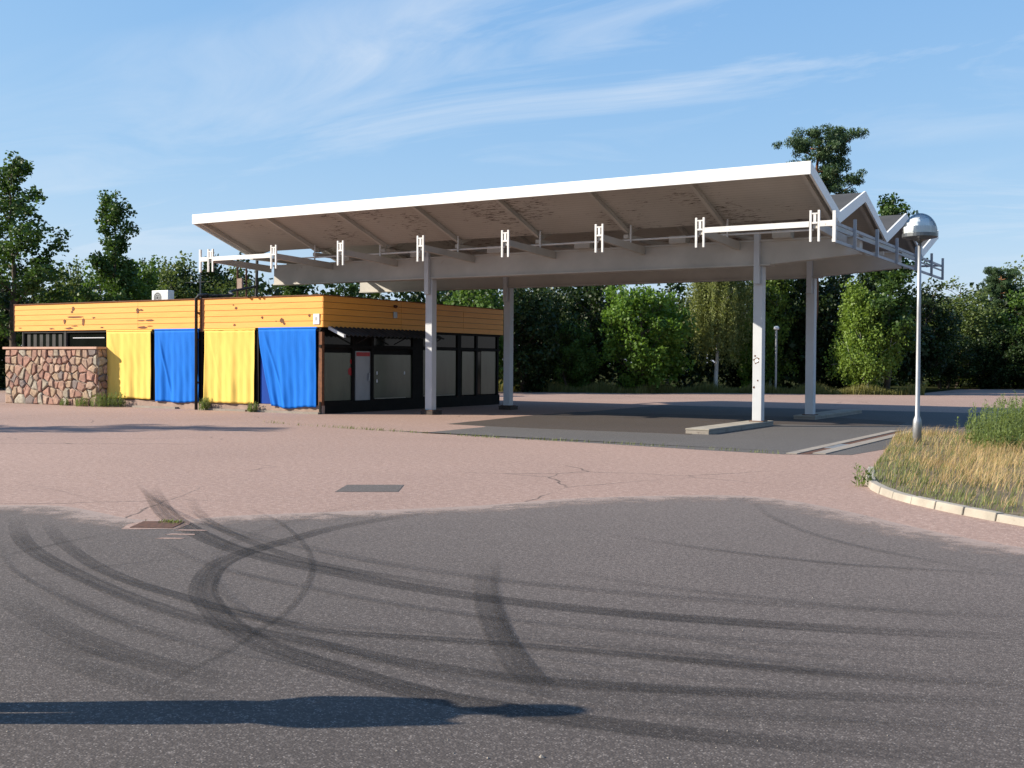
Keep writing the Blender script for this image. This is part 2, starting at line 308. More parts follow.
# ================================================================== GROUND
lot_far = [spot(px, d) for px, d in ((-420,60),(-60,62),(300,64),(530,61.5),(640,60),(700,62),(760,61.5),(840,60.5),(905,60),(960,75),(1100,80),(1500,80))]
g = MB().prism([(-900,-900),(900,-900),(900,900),(-900,900)], -.5, -.012); struct(g, 'ground', 'forest_floor')
lot = [(60,-60),] + [(p.x,p.y) for p in reversed(lot_far)] + [(-95,-60)]
lm = MB().prism(lot, -.3, 0.); lot_o = struct(lm, 'parking_lot', 'pink')
def smooth_line(pts, n=6, closed=False):
    P = [Vector((*p, 0)) if len(p) == 2 else Vector(p) for p in pts]; out = []
    for i in range(len(P)-1):
        a, b, c, d = P[max(i-1,0)], P[i], P[i+1], P[min(i+2,len(P)-1)]
        for k in range(n):
            t = k/n; out.append(.5*((2*b)+(c-a)*t+(2*a-5*b+4*c-d)*t*t+(3*b-a-3*c+d)*t**3))
    out.append(P[-1]); return out
edge_px = [(-260,505),(0,506),(60,507),(100,514),(130,520),(180,521),(230,517),(300,514),(430,509),(500,505),(560,500),(640,497),(720,496),(760,498),(800,503),(850,513),(900,525),(960,538),(1024,549),(1200,575)]
edge = [gr(*p) for p in edge_px]; edge = smooth_line([tuple(p) for p in edge], 10)
edge_s = [(p.x,p.y) for p in edge]
edge = [(p.x+random.gauss(0,.012), p.y+random.gauss(0,.03)) for p in edge]
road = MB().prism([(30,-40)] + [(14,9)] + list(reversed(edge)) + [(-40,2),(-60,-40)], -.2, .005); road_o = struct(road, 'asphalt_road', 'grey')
def m_edge():
    m, t, b, o = material('gravel_dust_edge'); uv = t.nodes.new('ShaderNodeUVMap').outputs[0]; s_ = t.nodes.new('ShaderNodeSeparateXYZ'); t.links.new(uv, s_.inputs[0]); c = coords(t, 'World')
    col = mixc(t, noise(t, 60, 3, .7, 0, c), (.20, .14, .12), (.44, .34, .29)); t.links.new(col, b.inputs['Base Color']); b.inputs['Roughness'].default_value = .95
    n_ = math_(t, 'ADD', math_(t, 'MULTIPLY', noise(t, 3.2, 7, .75, .6, c), .8), math_(t, 'MULTIPLY', noise(t, 55, 3, .7, 0, c), .35))
    a = rng_(t, math_(t, 'ADD', n_, math_(t, 'MULTIPLY', s_.outputs[1], .42)), .72, .95, 0, .85); t.links.new(a, b.inputs['Alpha']); return m
MAT['edge'] = m_edge(); em = MB(); ev = []
edge_s = edge_s[::3]
for i, (x, y) in enumerate(edge_s):
    x0, y0 = edge_s[max(i-5,0)]; x1, y1 = edge_s[min(i+5,len(edge_s)-1)]; d = Vector((x1-x0,y1-y0,0)).normalized(); em.v += [(x+d.y*.9,y-d.x*.9,.0072),(x-d.y*.03,y+d.x*.03,.0072)]; ev += [0,1]
for i in range(len(edge_s)-1): em.f.append((2*i,2*i+2,2*i+3,2*i+1)); em.m.append(0)
eo = em.build('gravel_dust_edge', 'edge', road_o); ul = eo.data.uv_layers.new(name='UVMap')
for lp_ in eo.data.loops: ul.data[lp_.index].uv = (0, ev[lp_.vertex_index])
# forecourt apron under the canopy
apr = [tuple(gr(*p)[:2]) for p in ((422,433),(470,428.4),(484,427.2),(486,426.4),(447,424),(470,421.6),(517,418))] + [(-17.5,40.5),(-4.3,41.0),(-4.4,28.0),(-5.2,20.6),(-6.3,20.0),(-7.9,20.1),(-10.3,20.5),(-12.7,20.75),(-16.4,21.4)]
struct(MB().prism(apr, -.1, .004), 'forecourt_apron', 'apron')
st = [tuple(gr(*p, .006)[:2]) for p in ((449,424),(486,426.0),(540,428.5),(600,430.8),(650,432.7),(690,434.5),(700,431),(735,428.5),(782,424.0),(850,425.6))]+[(-6.6,31),(-6.8,33),(-9,34.5),(-17.3,33.0),(-17.2,29.2)]
struct(MB().prism(st, -.05, .009), 'oil_stained_strip', 'stained')
ppx = ((335,492),(347,485),(404,485),(398,492)); struct(MB().prism([tuple(gr(*p)[:2]) for p in ppx], -.05, .004), 'asphalt_patch', 'patch')
# drain channel: two concrete borders with a dark slot of metal grates between
ch = thing('drain_channel', (-5.95,20.2,0), 'concrete drain channel with dark slot running towards the canopy', 'drain')
part(MB().box((-6.26,20.15,-.05),(-6.06,28.6,.02)), 'concrete_border', 'concrete', ch); part(MB().box((-5.86,20.45,-.05),(-5.62,28.6,.02)), 'concrete_border', 'concrete', ch)
part(MB().box((-6.06,20.25,-.05),(-5.86,28.6,.007)), 'slot', 'rust', ch)
for k in range(2): part(MB().box((-6.05,21.9+.62*k,.0),(-5.87,22.5+.62*k,.016)), 'grate', 'steel', ch)
# manhole cover in the road edge
mc = gr(158,525.5); mh = thing('manhole_cover', (mc.x,mc.y,0), 'square rusty drain cover sunk in a pale broken asphalt rim', 'manhole cover')
def quad_around(c, hw, hd, jit=0): 
    return [(c.x+_R.x*a*hw-_R.y*b*hd+random.uniform(-jit,jit), c.y+_R.y*a*hw+_R.x*b*hd+random.uniform(-jit,jit)) for a,b in ((-1,-1),(-.3,-1.08),(.4,-1),(1,-.9),(1.05,.1),(.9,1),(0,1.08),(-.8,1),(-1.05,.1))]
part(MB().prism(quad_around(mc,.27,.27,.02), -.1,.008), 'rim', 'pink', mh); part(MB().prism([(mc.x+_R.x*a*.21-_R.y*b*.21, mc.y+_R.y*a*.21+_R.x*b*.21) for a,b in ((-1,-1),(1,-1),(1,1),(-1,1))], -.1,.013), 'cover', 'rust', mh)
for k in range(3):
    p0 = gr(168+9*k, 539-4*k); part(MB().prism([(p0.x+_R.x*a-_R.y*b+random.uniform(-.01,.01), p0.y+_R.y*a+_R.x*b) for a,b in ((-.10,-.03),(.12+.05*k,-.035),(.16,.02),(-.06,.035))], -.05,.008+.001*k), 'worn_rim', 'pink', mh)

# tyre marks
marks = [(.27,.62,[(430,512),(338,528),(292,540),(246,553),(216,567),(203,588),(209,605),(229,626),(266,647),(332,669),(386,685),(457,702),(592,724),(756,742),(1024,763)]),
 (.30,.66,[(150,488),(158,503),(172,519),(219,544),(273,560),(330,572),(400,586),(500,601),(590,611),(679,619),(858,631),(1040,638)]),
 (.16,.5,[(187,496),(207,521),(254,544),(312,563),(400,579),(500,595)]),
 (.22,.5,[(15,518),(20,536),(33,551),(66,570),(116,593),(166,611),(212,624),(315,645),(406,664),(518,680),(653,690),(840,698),(1040,705)]),
 (.18,.45,[(46,522),(60,541),(93,565),(133,583),(186,599),(232,613),(282,624),(339,634),(500,645),(689,662),(860,677),(1040,688)]),
 (.07,.42,[(239,505),(276,521),(302,543),(312,566),(305,590),(286,613),(262,629),(226,653),(186,673),(133,699)]),
 (.09,.35,[(-5,581),(100,568),(216,555)]), (.09,.4,[(-5,560),(33,550),(75,541),(116,533)]),
 (.30,.38,[(-5,590),(43,621),(100,648),(179,672),(252,689)]), (.18,.3,[(-5,620),(66,648),(120,660),(179,672)]), (.2,.3,[(20,570),(80,606),(150,632),(230,650)]),
 (.24,.5,[(489,562),(485,590),(492,620),(508,652),(530,680),(556,702)]), (.1,.45,[(497,560),(495,590),(503,622),(520,655),(550,690)]),
 (.13,.45,[(600,533),(700,549),(828,564),(930,571),(1040,578)]), (.16,.28,[(560,572),(660,588),(787,602),(925,615),(1040,618)]), (.12,.3,[(752,500),(770,517),(828,540),(935,563),(1040,580)]),
 (.35,.25,[(480,628),(640,650),(800,672),(1040,690)]), (.3,.22,[(300,640),(480,668),(700,700),(1040,728)]), (.08,.25,[(0,480),(60,492),(110,507)]), (.25,.3,[(-5,640),(70,664),(150,690),(260,716)])]
marks = [(a*.82, min(1., b*1.25), c) for a, b, c in marks]
for k in range(15):                                                 # many faint passes of the same wide bend
    i = random.choice((0,1,3,4,13,16,17)); a, b, c = marks[i]; ox, oy = random.uniform(-30,30), random.uniform(-22,26)
    marks.append((random.uniform(.04,.10), random.uniform(.25,.55), [(x+ox*(1-x/1100), y+oy) for x, y in c][random.choice((0,1,2)):]))
marks = [(a, b, [p for p in c if p[1] > 478]) for a, b, c in marks]; marks = [m_ for m_ in marks if len(m_[2]) > 2]
for k, (wd, stg, px) in enumerate(marks):
    L = smooth_line([tuple(gr(*p)) for p in px], 10); m = MB(); acc = 0; uv = []
    z = .008+.0005*k
    for i, p in enumerate(L):
        d = (L[min(i+1,len(L)-1)]-L[max(i-1,0)]).normalized(); n = Vector((-d.y,d.x,0)); acc += (p-L[i-1]).length if i else 0
        m.v += [(p.x-n.x*wd/2,p.y-n.y*wd/2,z),(p.x+n.x*wd/2,p.y+n.y*wd/2,z)]; uv.append(acc)
    for i in range(len(L)-1): m.f.append((2*i,2*i+2,2*i+3,2*i+1)); m.m.append(0)
    o = m.build('tyre_mark', 'skid', road_o); me = o.data; ul = me.uv_layers.new(name='UVMap')
    for lp in me.loops: vi = lp.vertex_index; ul.data[lp.index].uv = (uv[vi//2], vi%2)
    a = me.attributes.new('strength', 'FLOAT', 'POINT'); nL = len(L)
    a.data.foreach_set('value', [stg*min(1,(i//2)/14,(nL-1-i//2)/14) if True else 0 for i in range(2*nL)])

# loose pebbles on the road
pm = MB()
for k in range(110):
    p = gr(random.uniform(-30,1060), 470+300*random.random()**.8); r = random.uniform(.003,.007); z = .006
    if k in (3,9): r = .014
    v = [(p.x+r*random.uniform(.6,1.3)*math.cos(a), p.y+r*random.uniform(.6,1.3)*math.sin(a), z) for a in (0,1.3,2.5,3.8,5.1)]
    pm.add(v+[(p.x,p.y,z+r*.9)], [(i,(i+1)%5,5) for i in range(5)])
o = pm.build('loose_pebbles', 'concrete', kind='stuff'); tag(o, 'small loose pebbles scattered over the foreground asphalt', 'pebbles')

# ================================================================== CANOPY
XL, XR = -27.0, -7.36; YP = [25.3+5.04*k for k in range(4)]; YV = [27.82+5.04*k for k in range(3)]
ZP, ZV, TH = 6.20, 5.36, .26
cn = thing('filling_station_canopy', ((XL+XR)/2, 33, 0), 'large white folded-plate canopy on steel columns over the empty forecourt', 'canopy')
prof = [(YP[0],ZP),(YV[0],ZV),(YP[1],ZP),(YV[1],ZV),(YP[2],ZP),(YV[2],ZV),(YP[3],ZP)]
for k in range(6):
    (y0,z0),(y1,z1) = prof[k], prof[k+1]; t = .10; e = .002*k
    p = [(XL+.05,y0,z0-t),(XR-.05,y0,z0-t),(XR-.05,y1,z1-t),(XL+.05,y1,z1-t),(XL+.05,y0,z0-.012),(XR-.05,y0,z0-.012),(XR-.05,y1,z1-.012),(XL+.05,y1,z1-.012)]
    if k == 0: p = [(x, y+.04 if i in (0,1,4,5) else y, z) for i,(x,y,z) in enumerate(p)]
    m = MB(); m.add(p, [(0,3,2,1),(4,5,6,7),(0,1,5,4),(1,2,6,5),(2,3,7,6),(3,0,4,7)]); m.m = [0,1,0,0,0,0]
    part(m, 'roof_plate', ['underside','felt'], cn)
    for xa, xb in ((XL,XL+.05),(XR-.05,XR)):                          # gable fascia strips following the zigzag
        part(MB().hexa([(xa,y0+e,z0-TH),(xb,y0+e,z0-TH),(xb,y1-e,z1-TH),(xa,y1-e,z1-TH),(xa,y0+e,z0+.02),(xb,y0+e,z0+.02),(xb,y1-e,z1+.02),(xa,y1-e,z1+.02)]), 'gable_fascia', 'white', cn)
    for j in range(8):                                                # ribs under each plate
        x = XL+.22+j*(XR-XL-.44)/7; d = .045; z_t = t+.003
        part(MB().hexa([(x-d,y0+.05,z0-TH+.03),(x+d,y0+.05,z0-TH+.03),(x+d,y1-.02,z1-TH+.03),(x-d,y1-.02,z1-TH+.03),(x-d,y0+.05,z0-z_t),(x+d,y0+.05,z0-z_t),(x+d,y1-.02,z1-z_t),(x-d,y1-.02,z1-z_t)]), 'rib', 'beam', cn)
part(MB().box((XL-.003,YP[0]-.03,ZP-.27),(XR+.003,YP[0]+.02,ZP+.03)), 'front_fascia', 'white', cn, bevel=.008)
part(MB().box((XL-.003,YP[3]-.02,ZP-.27),(XR+.003,YP[3]+.03,ZP+.03)), 'back_fascia', 'white', cn)
BB, BT = 4.22, 4.83; YB = (28.6, 33.2)
for yb, xr in ((YB[0],-7.04),(YB[1],-7.06)):                            # two long main beams, right ends tapered
    h = .15; xt = -9.3
    m = MB().hexa([(XL+.5,yb-h,BB+.02),(xt,yb-h,BB),(xt,yb+h,BB),(XL+.5,yb+h,BB+.02),(XL+.5,yb-h,BT),(xt,yb-h,BT),(xt,yb+h,BT),(XL+.5,yb+h,BT)])
    m.hexa([(xt,yb-h,BB),(xr,yb-h,BB+.17),(xr,yb+h,BB+.17),(xt,yb+h,BB),(xt,yb-h,BT),(xr,yb-h,BT),(xr,yb+h,BT),(xt,yb+h,BT)])
    b = part(m, 'main_beam', 'beam', cn)
    part(MB().box((XL+.5,yb-h-.05,BB-.03),(xt,yb+h+.05,BB+.015)), 'lower_flange', 'beam', b)
    part(MB().box((XL+.5,yb-h-.05,BT-.02),(xr,yb+h+.05,BT+.03)), 'upper_flange', 'beam', b)
for j in range(8):                                                    # cross beams between main beams and roof valleys
    x = XL+.22+j*(XR-XL-.44)/7
    part(MB().hexa([(x-.07,YV[0]-.15,ZV-.36),(x+.07,YV[0]-.15,ZV-.36),(x+.07,YV[2]+.1,ZV-.36),(x-.07,YV[2]+.1,ZV-.36),(x-.07,YV[0]-.15,ZV-.25),(x+.07,YV[0]-.15,ZV-.25),(x+.07,YV[2]+.1,ZV-.25),(x-.07,YV[2]+.1,ZV-.25)]), 'cross_beam', 'beam', cn)
for x in (-23.3,-20.4,-17.6,-14.68,-11.8,-8.95): part(MB().box((x-.24,28.2,BT+.032),(x+.24,28.5,BT+.23)), 'support_block', 'beam', cn)
COLS = ((-20.13,YB[0]),(-9.64,YB[0]),(-20.1,YB[1]),(-9.6,YB[1]))
for x, y in COLS:
    h = .125; zb = .13
    m = MB().box((x-h,y-h,zb),(x+h,y+h,BB-.032)); c = part(m, 'column', 'column', cn, bevel=.012)
    part(MB().box((x-.075,y-.27,BB-.5),(x+.075,y-.152,BT+.18)), 'neck_plate', 'column', c); part(MB().box((x-.19,y-.19,zb),(x+.19,y+.19,zb+.02)), 'base_plate', 'rust', c)
def flake(cx, y, cz, r, n=9): return [(cx+r*random.uniform(.5,1.1)*math.cos(6.283*i/n), y, cz+r*random.uniform(.6,1.2)*math.sin(6.283*i/n)) for i in range(n)]
for cx, cz, r in ((-9.66,1.72,.10),(-9.62,1.2,.03),(-9.72,1.02,.035),(-9.70,1.84,.03)):
    v = flake(cx, YB[0]-.1275, cz, r); part(MB().add(v, [tuple(range(len(v)))]), 'rust_spot', 'rust', cn)
v = flake(-9.66, YB[0]-.130, 1.72, .06); part(MB().add(v, [tuple(range(len(v)))]), 'scraped_paint', 'white', cn)
# sign rails hung round the canopy
YR = 25.72; YT = 27.6; KZ = lambda z: 1.65+(z-1.65)*.931
Hx = [-26.65,-23.97,-21.35,-18.47,-15.69,-12.89,-10.17,-7.38]
for i, x in enumerate(Hx):
    m = MB()
    for q in (-.095,.095): m.box((x+q-.024,YR-.024,4.45),(x+q+.024,YR+.024,5.17))
    m.box((x-.065,YR-.02,5.08),(x+.065,YR+.02,5.11)); m.box((x-.065,YR-.02,4.86),(x+.065,YR+.02,4.90)); m.box((x-.03,YR-.015,4.90),(x+.03,YR+.015,5.08))
    part(m, 'rail_bracket', 'rail', cn)
    part(MB().hexa([(x-.05,YR+.031,4.76),(x+.05,YR+.031,4.76),(x+.05,28.44,4.62),(x-.05,28.44,4.62),(x-.05,YR+.031,4.92),(x+.05,YR+.031,4.92),(x+.05,28.44,4.84),(x-.05,28.44,4.84)]), 'bracket_arm', 'beam', cn)
    if i: part(MB().tube([(x,YT,4.86),(x,YT,5.40)], .025, 6), 'rail_hanger', 'rail', cn)
for i in range(7):
    a, b = Hx[i]+.126, Hx[i+1]-.126
    if i in (0,6): part(MB().box((a,YR-.03,4.79),(b,YR+.03,4.92)), 'sign_rail', 'rail', cn)
    if i >= 1:
        part(MB().tube([(a*1.0739+.75,YT+.05,5.36),(b*1.0739,YT+.05,5.385)], .028, 6), 'upper_rail', 'rail', cn); part(MB().tube([(a*1.0739-.1,YT+.06,4.95),(b*1.0739+.1,YT+.06,4.955)], .026, 6), 'lower_rail', 'rail', cn)
part(MB().box((-27.14,YR-.03,4.45),(-27.07,YR+.03,5.17)), 'rail_post', 'rail', cn); part(MB().box((-27.07,YR-.03,4.79),(Hx[0]-.126,YR+.03,4.92)), 'sign_rail', 'rail', cn)
XS = -6.93
part(MB().box((Hx[7]+.126,YR-.03,4.79),(XS-.04,YR+.03,4.92)), 'sign_rail', 'rail', cn)
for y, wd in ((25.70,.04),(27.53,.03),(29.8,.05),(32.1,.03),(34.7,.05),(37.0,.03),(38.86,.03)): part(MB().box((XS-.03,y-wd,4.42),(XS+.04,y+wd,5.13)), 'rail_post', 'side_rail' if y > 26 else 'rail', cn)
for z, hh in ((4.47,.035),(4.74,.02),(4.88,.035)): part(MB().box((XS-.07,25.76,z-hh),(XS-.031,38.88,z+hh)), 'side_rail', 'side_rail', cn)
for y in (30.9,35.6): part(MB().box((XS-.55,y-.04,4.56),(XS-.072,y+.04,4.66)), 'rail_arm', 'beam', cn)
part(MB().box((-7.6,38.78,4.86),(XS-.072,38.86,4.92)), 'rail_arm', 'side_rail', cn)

# pump islands
def island(x0, x1, y0, y1, label, mt=('concrete','kerb')):
    t = thing('pump_island', ((x0+x1)/2,(y0+y1)/2,0), label, 'pump island', 'pump islands under the canopy')
    part(MB().box((x0,y0,-.05),(x1,y1,.085)), 'island_base', mt[0], t, bevel=.015); part(MB().box((x0-.004,y0-.004,.087),(x1+.004,y1+.004,.13)), 'top_slab', mt[1], t, bevel=.01)
island(-10.0,-9.42,24.5,29.2,'long low concrete island in front of the rust-marked right front column'); island(-9.95,-9.3,32.7,38.2,'low concrete island behind, at foot of the right rear column')
island(-20.36,-19.9,28.38,28.9,'short dark plinth under the left front column beside the kiosk',('stained','stained')); island(-20.34,-19.86,32.96,33.46,'short dark plinth under the left rear column',('stained','stained'))

# ================================================================== KIOSK
BX0, BX1, BY0, BY1 = -37.8, -22.78, 26.62, 37.2; FZ0, FZ1 = 2.68, 3.66
kb = thing('kiosk_building', ((BX0+BX1)/2,(BY0+BY1)/2,0), 'low flat-roofed filling station kiosk with orange board fascia', 'building')
part(MB().box((BX0+.35,BY0+.12,0),(BX1-.14,BY1-.1,FZ0+.3)), 'wall', 'frame', kb)
part(MB().box((BX0+.04,BY0+.04,FZ0+.3),(BX1-.04,BY1-.04,FZ1-.06)), 'roof', 'gravel_roof', kb)
part(MB().box((BX0+.03,BY0+.03,FZ0-.012),(BX1-.03,BY1-.03,FZ0+.298)), 'soffit', 'frame', kb)
nb = 5; bh = (FZ1-FZ0)/nb
def boards(axis, segs, fixed, out):
    for a, b in segs:
        for k in range(nb):
            z0 = FZ0+k*bh+.006; z1 = FZ0+(k+1)*bh-.006; d = random.uniform(0,.004); j = random.uniform(-.002,.002)
            if axis == 'x': part(MB().hexa([(a+.004,fixed-.022-d,z0),(b-.004,fixed-.022-d+j,z0),(b-.004,fixed+.03,z0),(a+.004,fixed+.03,z0),(a+.004,fixed-.014-d,z1),(b-.004,fixed-.014-d+j,z1),(b-.004,fixed+.03,z1),(a+.004,fixed+.03,z1)]), 'board', 'board', kb)
            else: part(MB().hexa([(fixed-.03,a+.004,z0),(fixed+.022+d,a+.004,z0),(fixed+.022+d,b-.004,z0),(fixed-.03,b-.004,z0),(fixed-.03,a+.004,z1),(fixed+.014+d,a+.004,z1),(fixed+.014+d,b-.004,z1),(fixed-.03,b-.004,z1)]), 'board', 'board', kb)
boards('x', ((BX0,-31.05),(-31.05,-28.02),(-27.86,BX1)), BY0, -1); boards('y', ((BY0-.02,30.6),(30.6,34.4),(34.4,BY1)), BX1, 1)
part(MB().box((BX0-.03,BY0-.05,FZ1-.004),(BX1+.05,BY0+.06,FZ1+.025)), 'roof_trim', 'brown', kb); part(MB().box((BX1-.06,BY0+.062,FZ1-.004),(BX1+.05,BY1,FZ1+.023)), 'roof_trim', 'brown', kb); part(MB().box((BX0-.03,BY0-.03,FZ0),(BX0,BY1,FZ1)), 'end_trim', 'brown', kb)
part(MB().box((-28.01,BY0-.04,FZ0-.1),(-27.87,BY0-.005,FZ1+.03)), 'joint_strip', 'brown', kb)
# scars where old lettering hung, bare wood
def scar(px, py, wpx, hpx):
    c = at(px, py, 1, BY0-.03); s = (c-Vector((0,0,CAM_H))).length/FPX; n = 11
    v = [(c.x+wpx*s*.62*random.uniform(.6,1.15)*math.cos(6.283*i/n), BY0-.0285-random.uniform(0,.001), c.z+hpx*s*.5*random.uniform(.55,1.2)*math.sin(6.283*i/n)) for i in range(n)]
    part(MB().add(v, [tuple(range(n))]), 'paint_scar', 'brown', kb)
for a in ((73,309,3.5,4.5),(72,312,3,2),(75,317,24,1.6),(64.5,321.5,3,6),(83,321.5,3.2,7),(69,328.5,10,2.6),(75,326,9,1),(93.5,317.7,4,1.5),(51.5,328.8,8,1.6),(102,327.5,5,1.2),(20,328,4,1),(137.5,310.5,4.5,6),(141,310,5,2),(141,320.5,9,1.3),(150,320.3,10,1.8),(142,327.4,13,2.4),(150,326,7,1),(236,308,4,2.5),(233,305,2,1),(234.5,325,3,2.5),(262,317.4,2.4,3.4),(282,320.5,5,5.5),(284,323.5,3,3),(309,315.5,2.2,3.2),(276,321,1.5,1)): scar(*a)
c = at(316.5,319,1,BY0-.03); part(MB().box((c.x-.12,BY0-.045,c.z-.16),(c.x+.12,BY0-.028,c.z+.16)), 'small_plate', 'paper', kb)
part(MB().box((c.x-.045,BY0-.048,c.z-.05),(c.x+.045,BY0-.0455,c.z+.06)), 'plate_mark', 'steel', kb)
c = at(395,315,0,BX1+.03); part(MB().box((BX1+.025,c.y-.1,c.z-.1),(BX1+.05,c.y+.1,c.z+.1)), 'small_plate', 'steel', kb); c = at(395,306.5,0,BX1+.03); part(MB().lathe([(.0,.05),(.06,.04),(.08,0),(.06,-.04),(0,-.05)], (BX1+.05,c.y,c.z), 10), 'alarm_bell', 'rust', kb, smooth=True)
# plinth, sill and posts of the curtained front
part(MB().box((-32.6,BY0+.02,0),(BX1-.02,BY0+.12,.26)), 'plinth', 'plinth', kb); 
for a, b in ((-31.2,-29.1),(-28.0,-25.9),(-25.8,-22.85)): part(MB().box((a,BY0-.14,-.02),(b,BY0+.015,.06)), 'kerb_step', 'concrete', kb)
part(MB().box((-32.6,BY0+.0,FZ0-.14),(BX1-.1,BY0+.10,FZ0-.014)), 'head_rail', 'frame', kb)
for x, wd in ((-30.27,.05),(-25.5,.05),(-28.0,.05),(-22.9,.075)): part(MB().box((x-wd,BY0+.005,.26),(x+wd,BY0+.115,FZ0-.142)), 'post', 'frame' if wd < .07 else 'brown', kb)
part(MB().box((-25.42,BY0+.06,.27),(-24.6,BY0+.09,FZ0-.15)), 'blue_under_cloth', 'deepblue', kb)
part(MB().tube([(-28.12,BY0-.12,.0),(-28.12,BY0-.12,FZ1+.02),(-28.05,BY0-.09,FZ1+.12),(-27.9,BY0+.2,FZ1+.15)], .055, 8), 'downpipe', 'black', kb, smooth=True)
for z in (.9,2.3,3.2): part(MB().box((-28.19,BY0-.1,z),(-28.05,BY0+.02,z+.03)), 'pipe_clip', 'black', kb)
# clerestory windows above the stone wall
for a, b in ((-37.35,-35.02),(-34.9,-32.62)):
    wn = part(MB().box((a,BY0+.10,2.05),(b,BY0+.118,FZ0-.02)), 'window_pane', 'dark_glass', kb)
    m = MB(); m.box((a-.06,BY0+.02,2.0),(a,BY0+.119,FZ0-.014)); m.box((b,BY0+.02,2.0),(b+.05,BY0+.119,FZ0-.014)); m.box((a,BY0+.03,FZ0-.07),(b,BY0+.117,FZ0-.015)); part(m, 'window_frame', 'felt', wn)
part(MB().box((-34.6,BY0+.085,2.40),(-32.9,BY0+.098,2.43)), 'light_strip', 'column', kb)
for k in range(6): part(MB().box((-37.2+.36*k,BY0+.09,2.08),(-37.02+.36*k,BY0+.099,FZ0-.05-.04*(k%3))), 'blind_strip', 'awning', kb)
# glazed right-hand side
XF = BX1-.10
def pane(y0, y1, z0, z1, mat, name='window_pane'): return part(MB().box((XF-.04,y0,z0),(XF+.004,y1,z1)), name, mat, kb)
def fr(y0, y1, z0, z1, d=.05): return part(MB().box((XF-.035,y0,z0),(XF+d,y1,z1)), 'frame', 'frame', kb)
pane(26.75,28.10,.40,1.90,'milky'); pane(29.25,31.35,.40,1.86,'milky'); pane(32.0,34.1,.42,2.04,'milky'); pane(34.5,35.38,.42,2.02,'milky'); pane(35.8,36.85,.42,2.04,'milky'); pane(35.42,35.76,.42,2.02,'dark_glass')
for y0, y1 in ((26.75,28.1),(29.25,31.3),(32.0,34.1),(34.4,36.9)): pane(y0,y1,2.16,2.6,'dark_glass')
dr = pane(28.32,29.08,.30,1.96,'milky_door','door'); part(MB().box((XF+.006,28.36,1.80),(XF+.012,29.04,1.93)), 'red_strip', 'red', dr); part(MB().box((XF+.006,28.95,1.0),(XF+.06,29.0,1.25)), 'handle', 'steel', dr)
for y in (26.66,28.14,29.12,31.39,34.16,35.40,36.90): fr(y-.03 if y>27 else y, y+.09+(.5 if 31.3<y<31.5 else .12 if 34<y<34.2 else 0), .38, FZ0-.05)
fr(26.6,BY1-.1,.0,.38,.03); fr(26.6,BY1-.1,2.05,2.14,.045); fr(26.6,BY1-.1,2.6,FZ0-.016,.045)
for (px,py,r,mt) in ((350.5,371.5,.13,'red'),(351.5,361.5,.085,'red'),(353.6,372,.05,'tan')):
    c = at(px,py,0,XF+.006); part(MB().add([(XF+.008,c.y+r*math.cos(i*.5236),c.z+r*1.0*math.sin(i*.5236)) for i in range(12)], [tuple(range(12))]), 'sticker', mt, kb)
for (px,py) in ((377,373),(377,381),(404.5,373)): c = at(px,py,0,XF+.006); part(MB().box((XF+.005,c.y-.03,c.z-.05),(XF+.009,c.y+.03,c.z+.05)), 'sticker', 'paper', kb)
part(MB().box((XF+.004,29.3,.40),(XF+.03,31.0,.43)), 'sill', 'kerb', kb); part(MB().box((XF+.004,32.05,.42),(XF+.03,34.0,.45)), 'sill', 'kerb', kb)
# corrugated awning
m = MB(); ya, yb, n = 26.95, 32.3, 110
for i in range(n+1):
    y = ya+(yb-ya)*i/n; dz = .028*math.sin(i*2*math.pi/4.4); m.v += [(BX1+.03,y,2.70+dz),(BX1+.62,y,2.44+dz),(BX1+.03,y,2.685+dz),(BX1+.62,y,2.425+dz)]
for i in range(n):
    a = 4*i; m.f += [(a,a+1,a+5,a+4),(a+2,a+6,a+7,a+3),(a+1,a+3,a+7,a+5)]; m.m += [0,0,0]
aw = part(m, 'awning', 'awning', kb); part(MB().hexa([(BX1+.02,26.84,2.62),(BX1+.64,26.84,2.36),(BX1+.64,26.93,2.36),(BX1+.02,26.93,2.62),(BX1+.02,26.84,2.71),(BX1+.64,26.84,2.45),(BX1+.64,26.93,2.45),(BX1+.02,26.93,2.71)]), 'end_board', 'column', aw)
for y in (28.2,30.2,32.2): part(MB().tube([(BX1+.02,y,2.2),(BX1+.55,y,2.43)], .02, 6), 'awning_strut', 'black', aw)

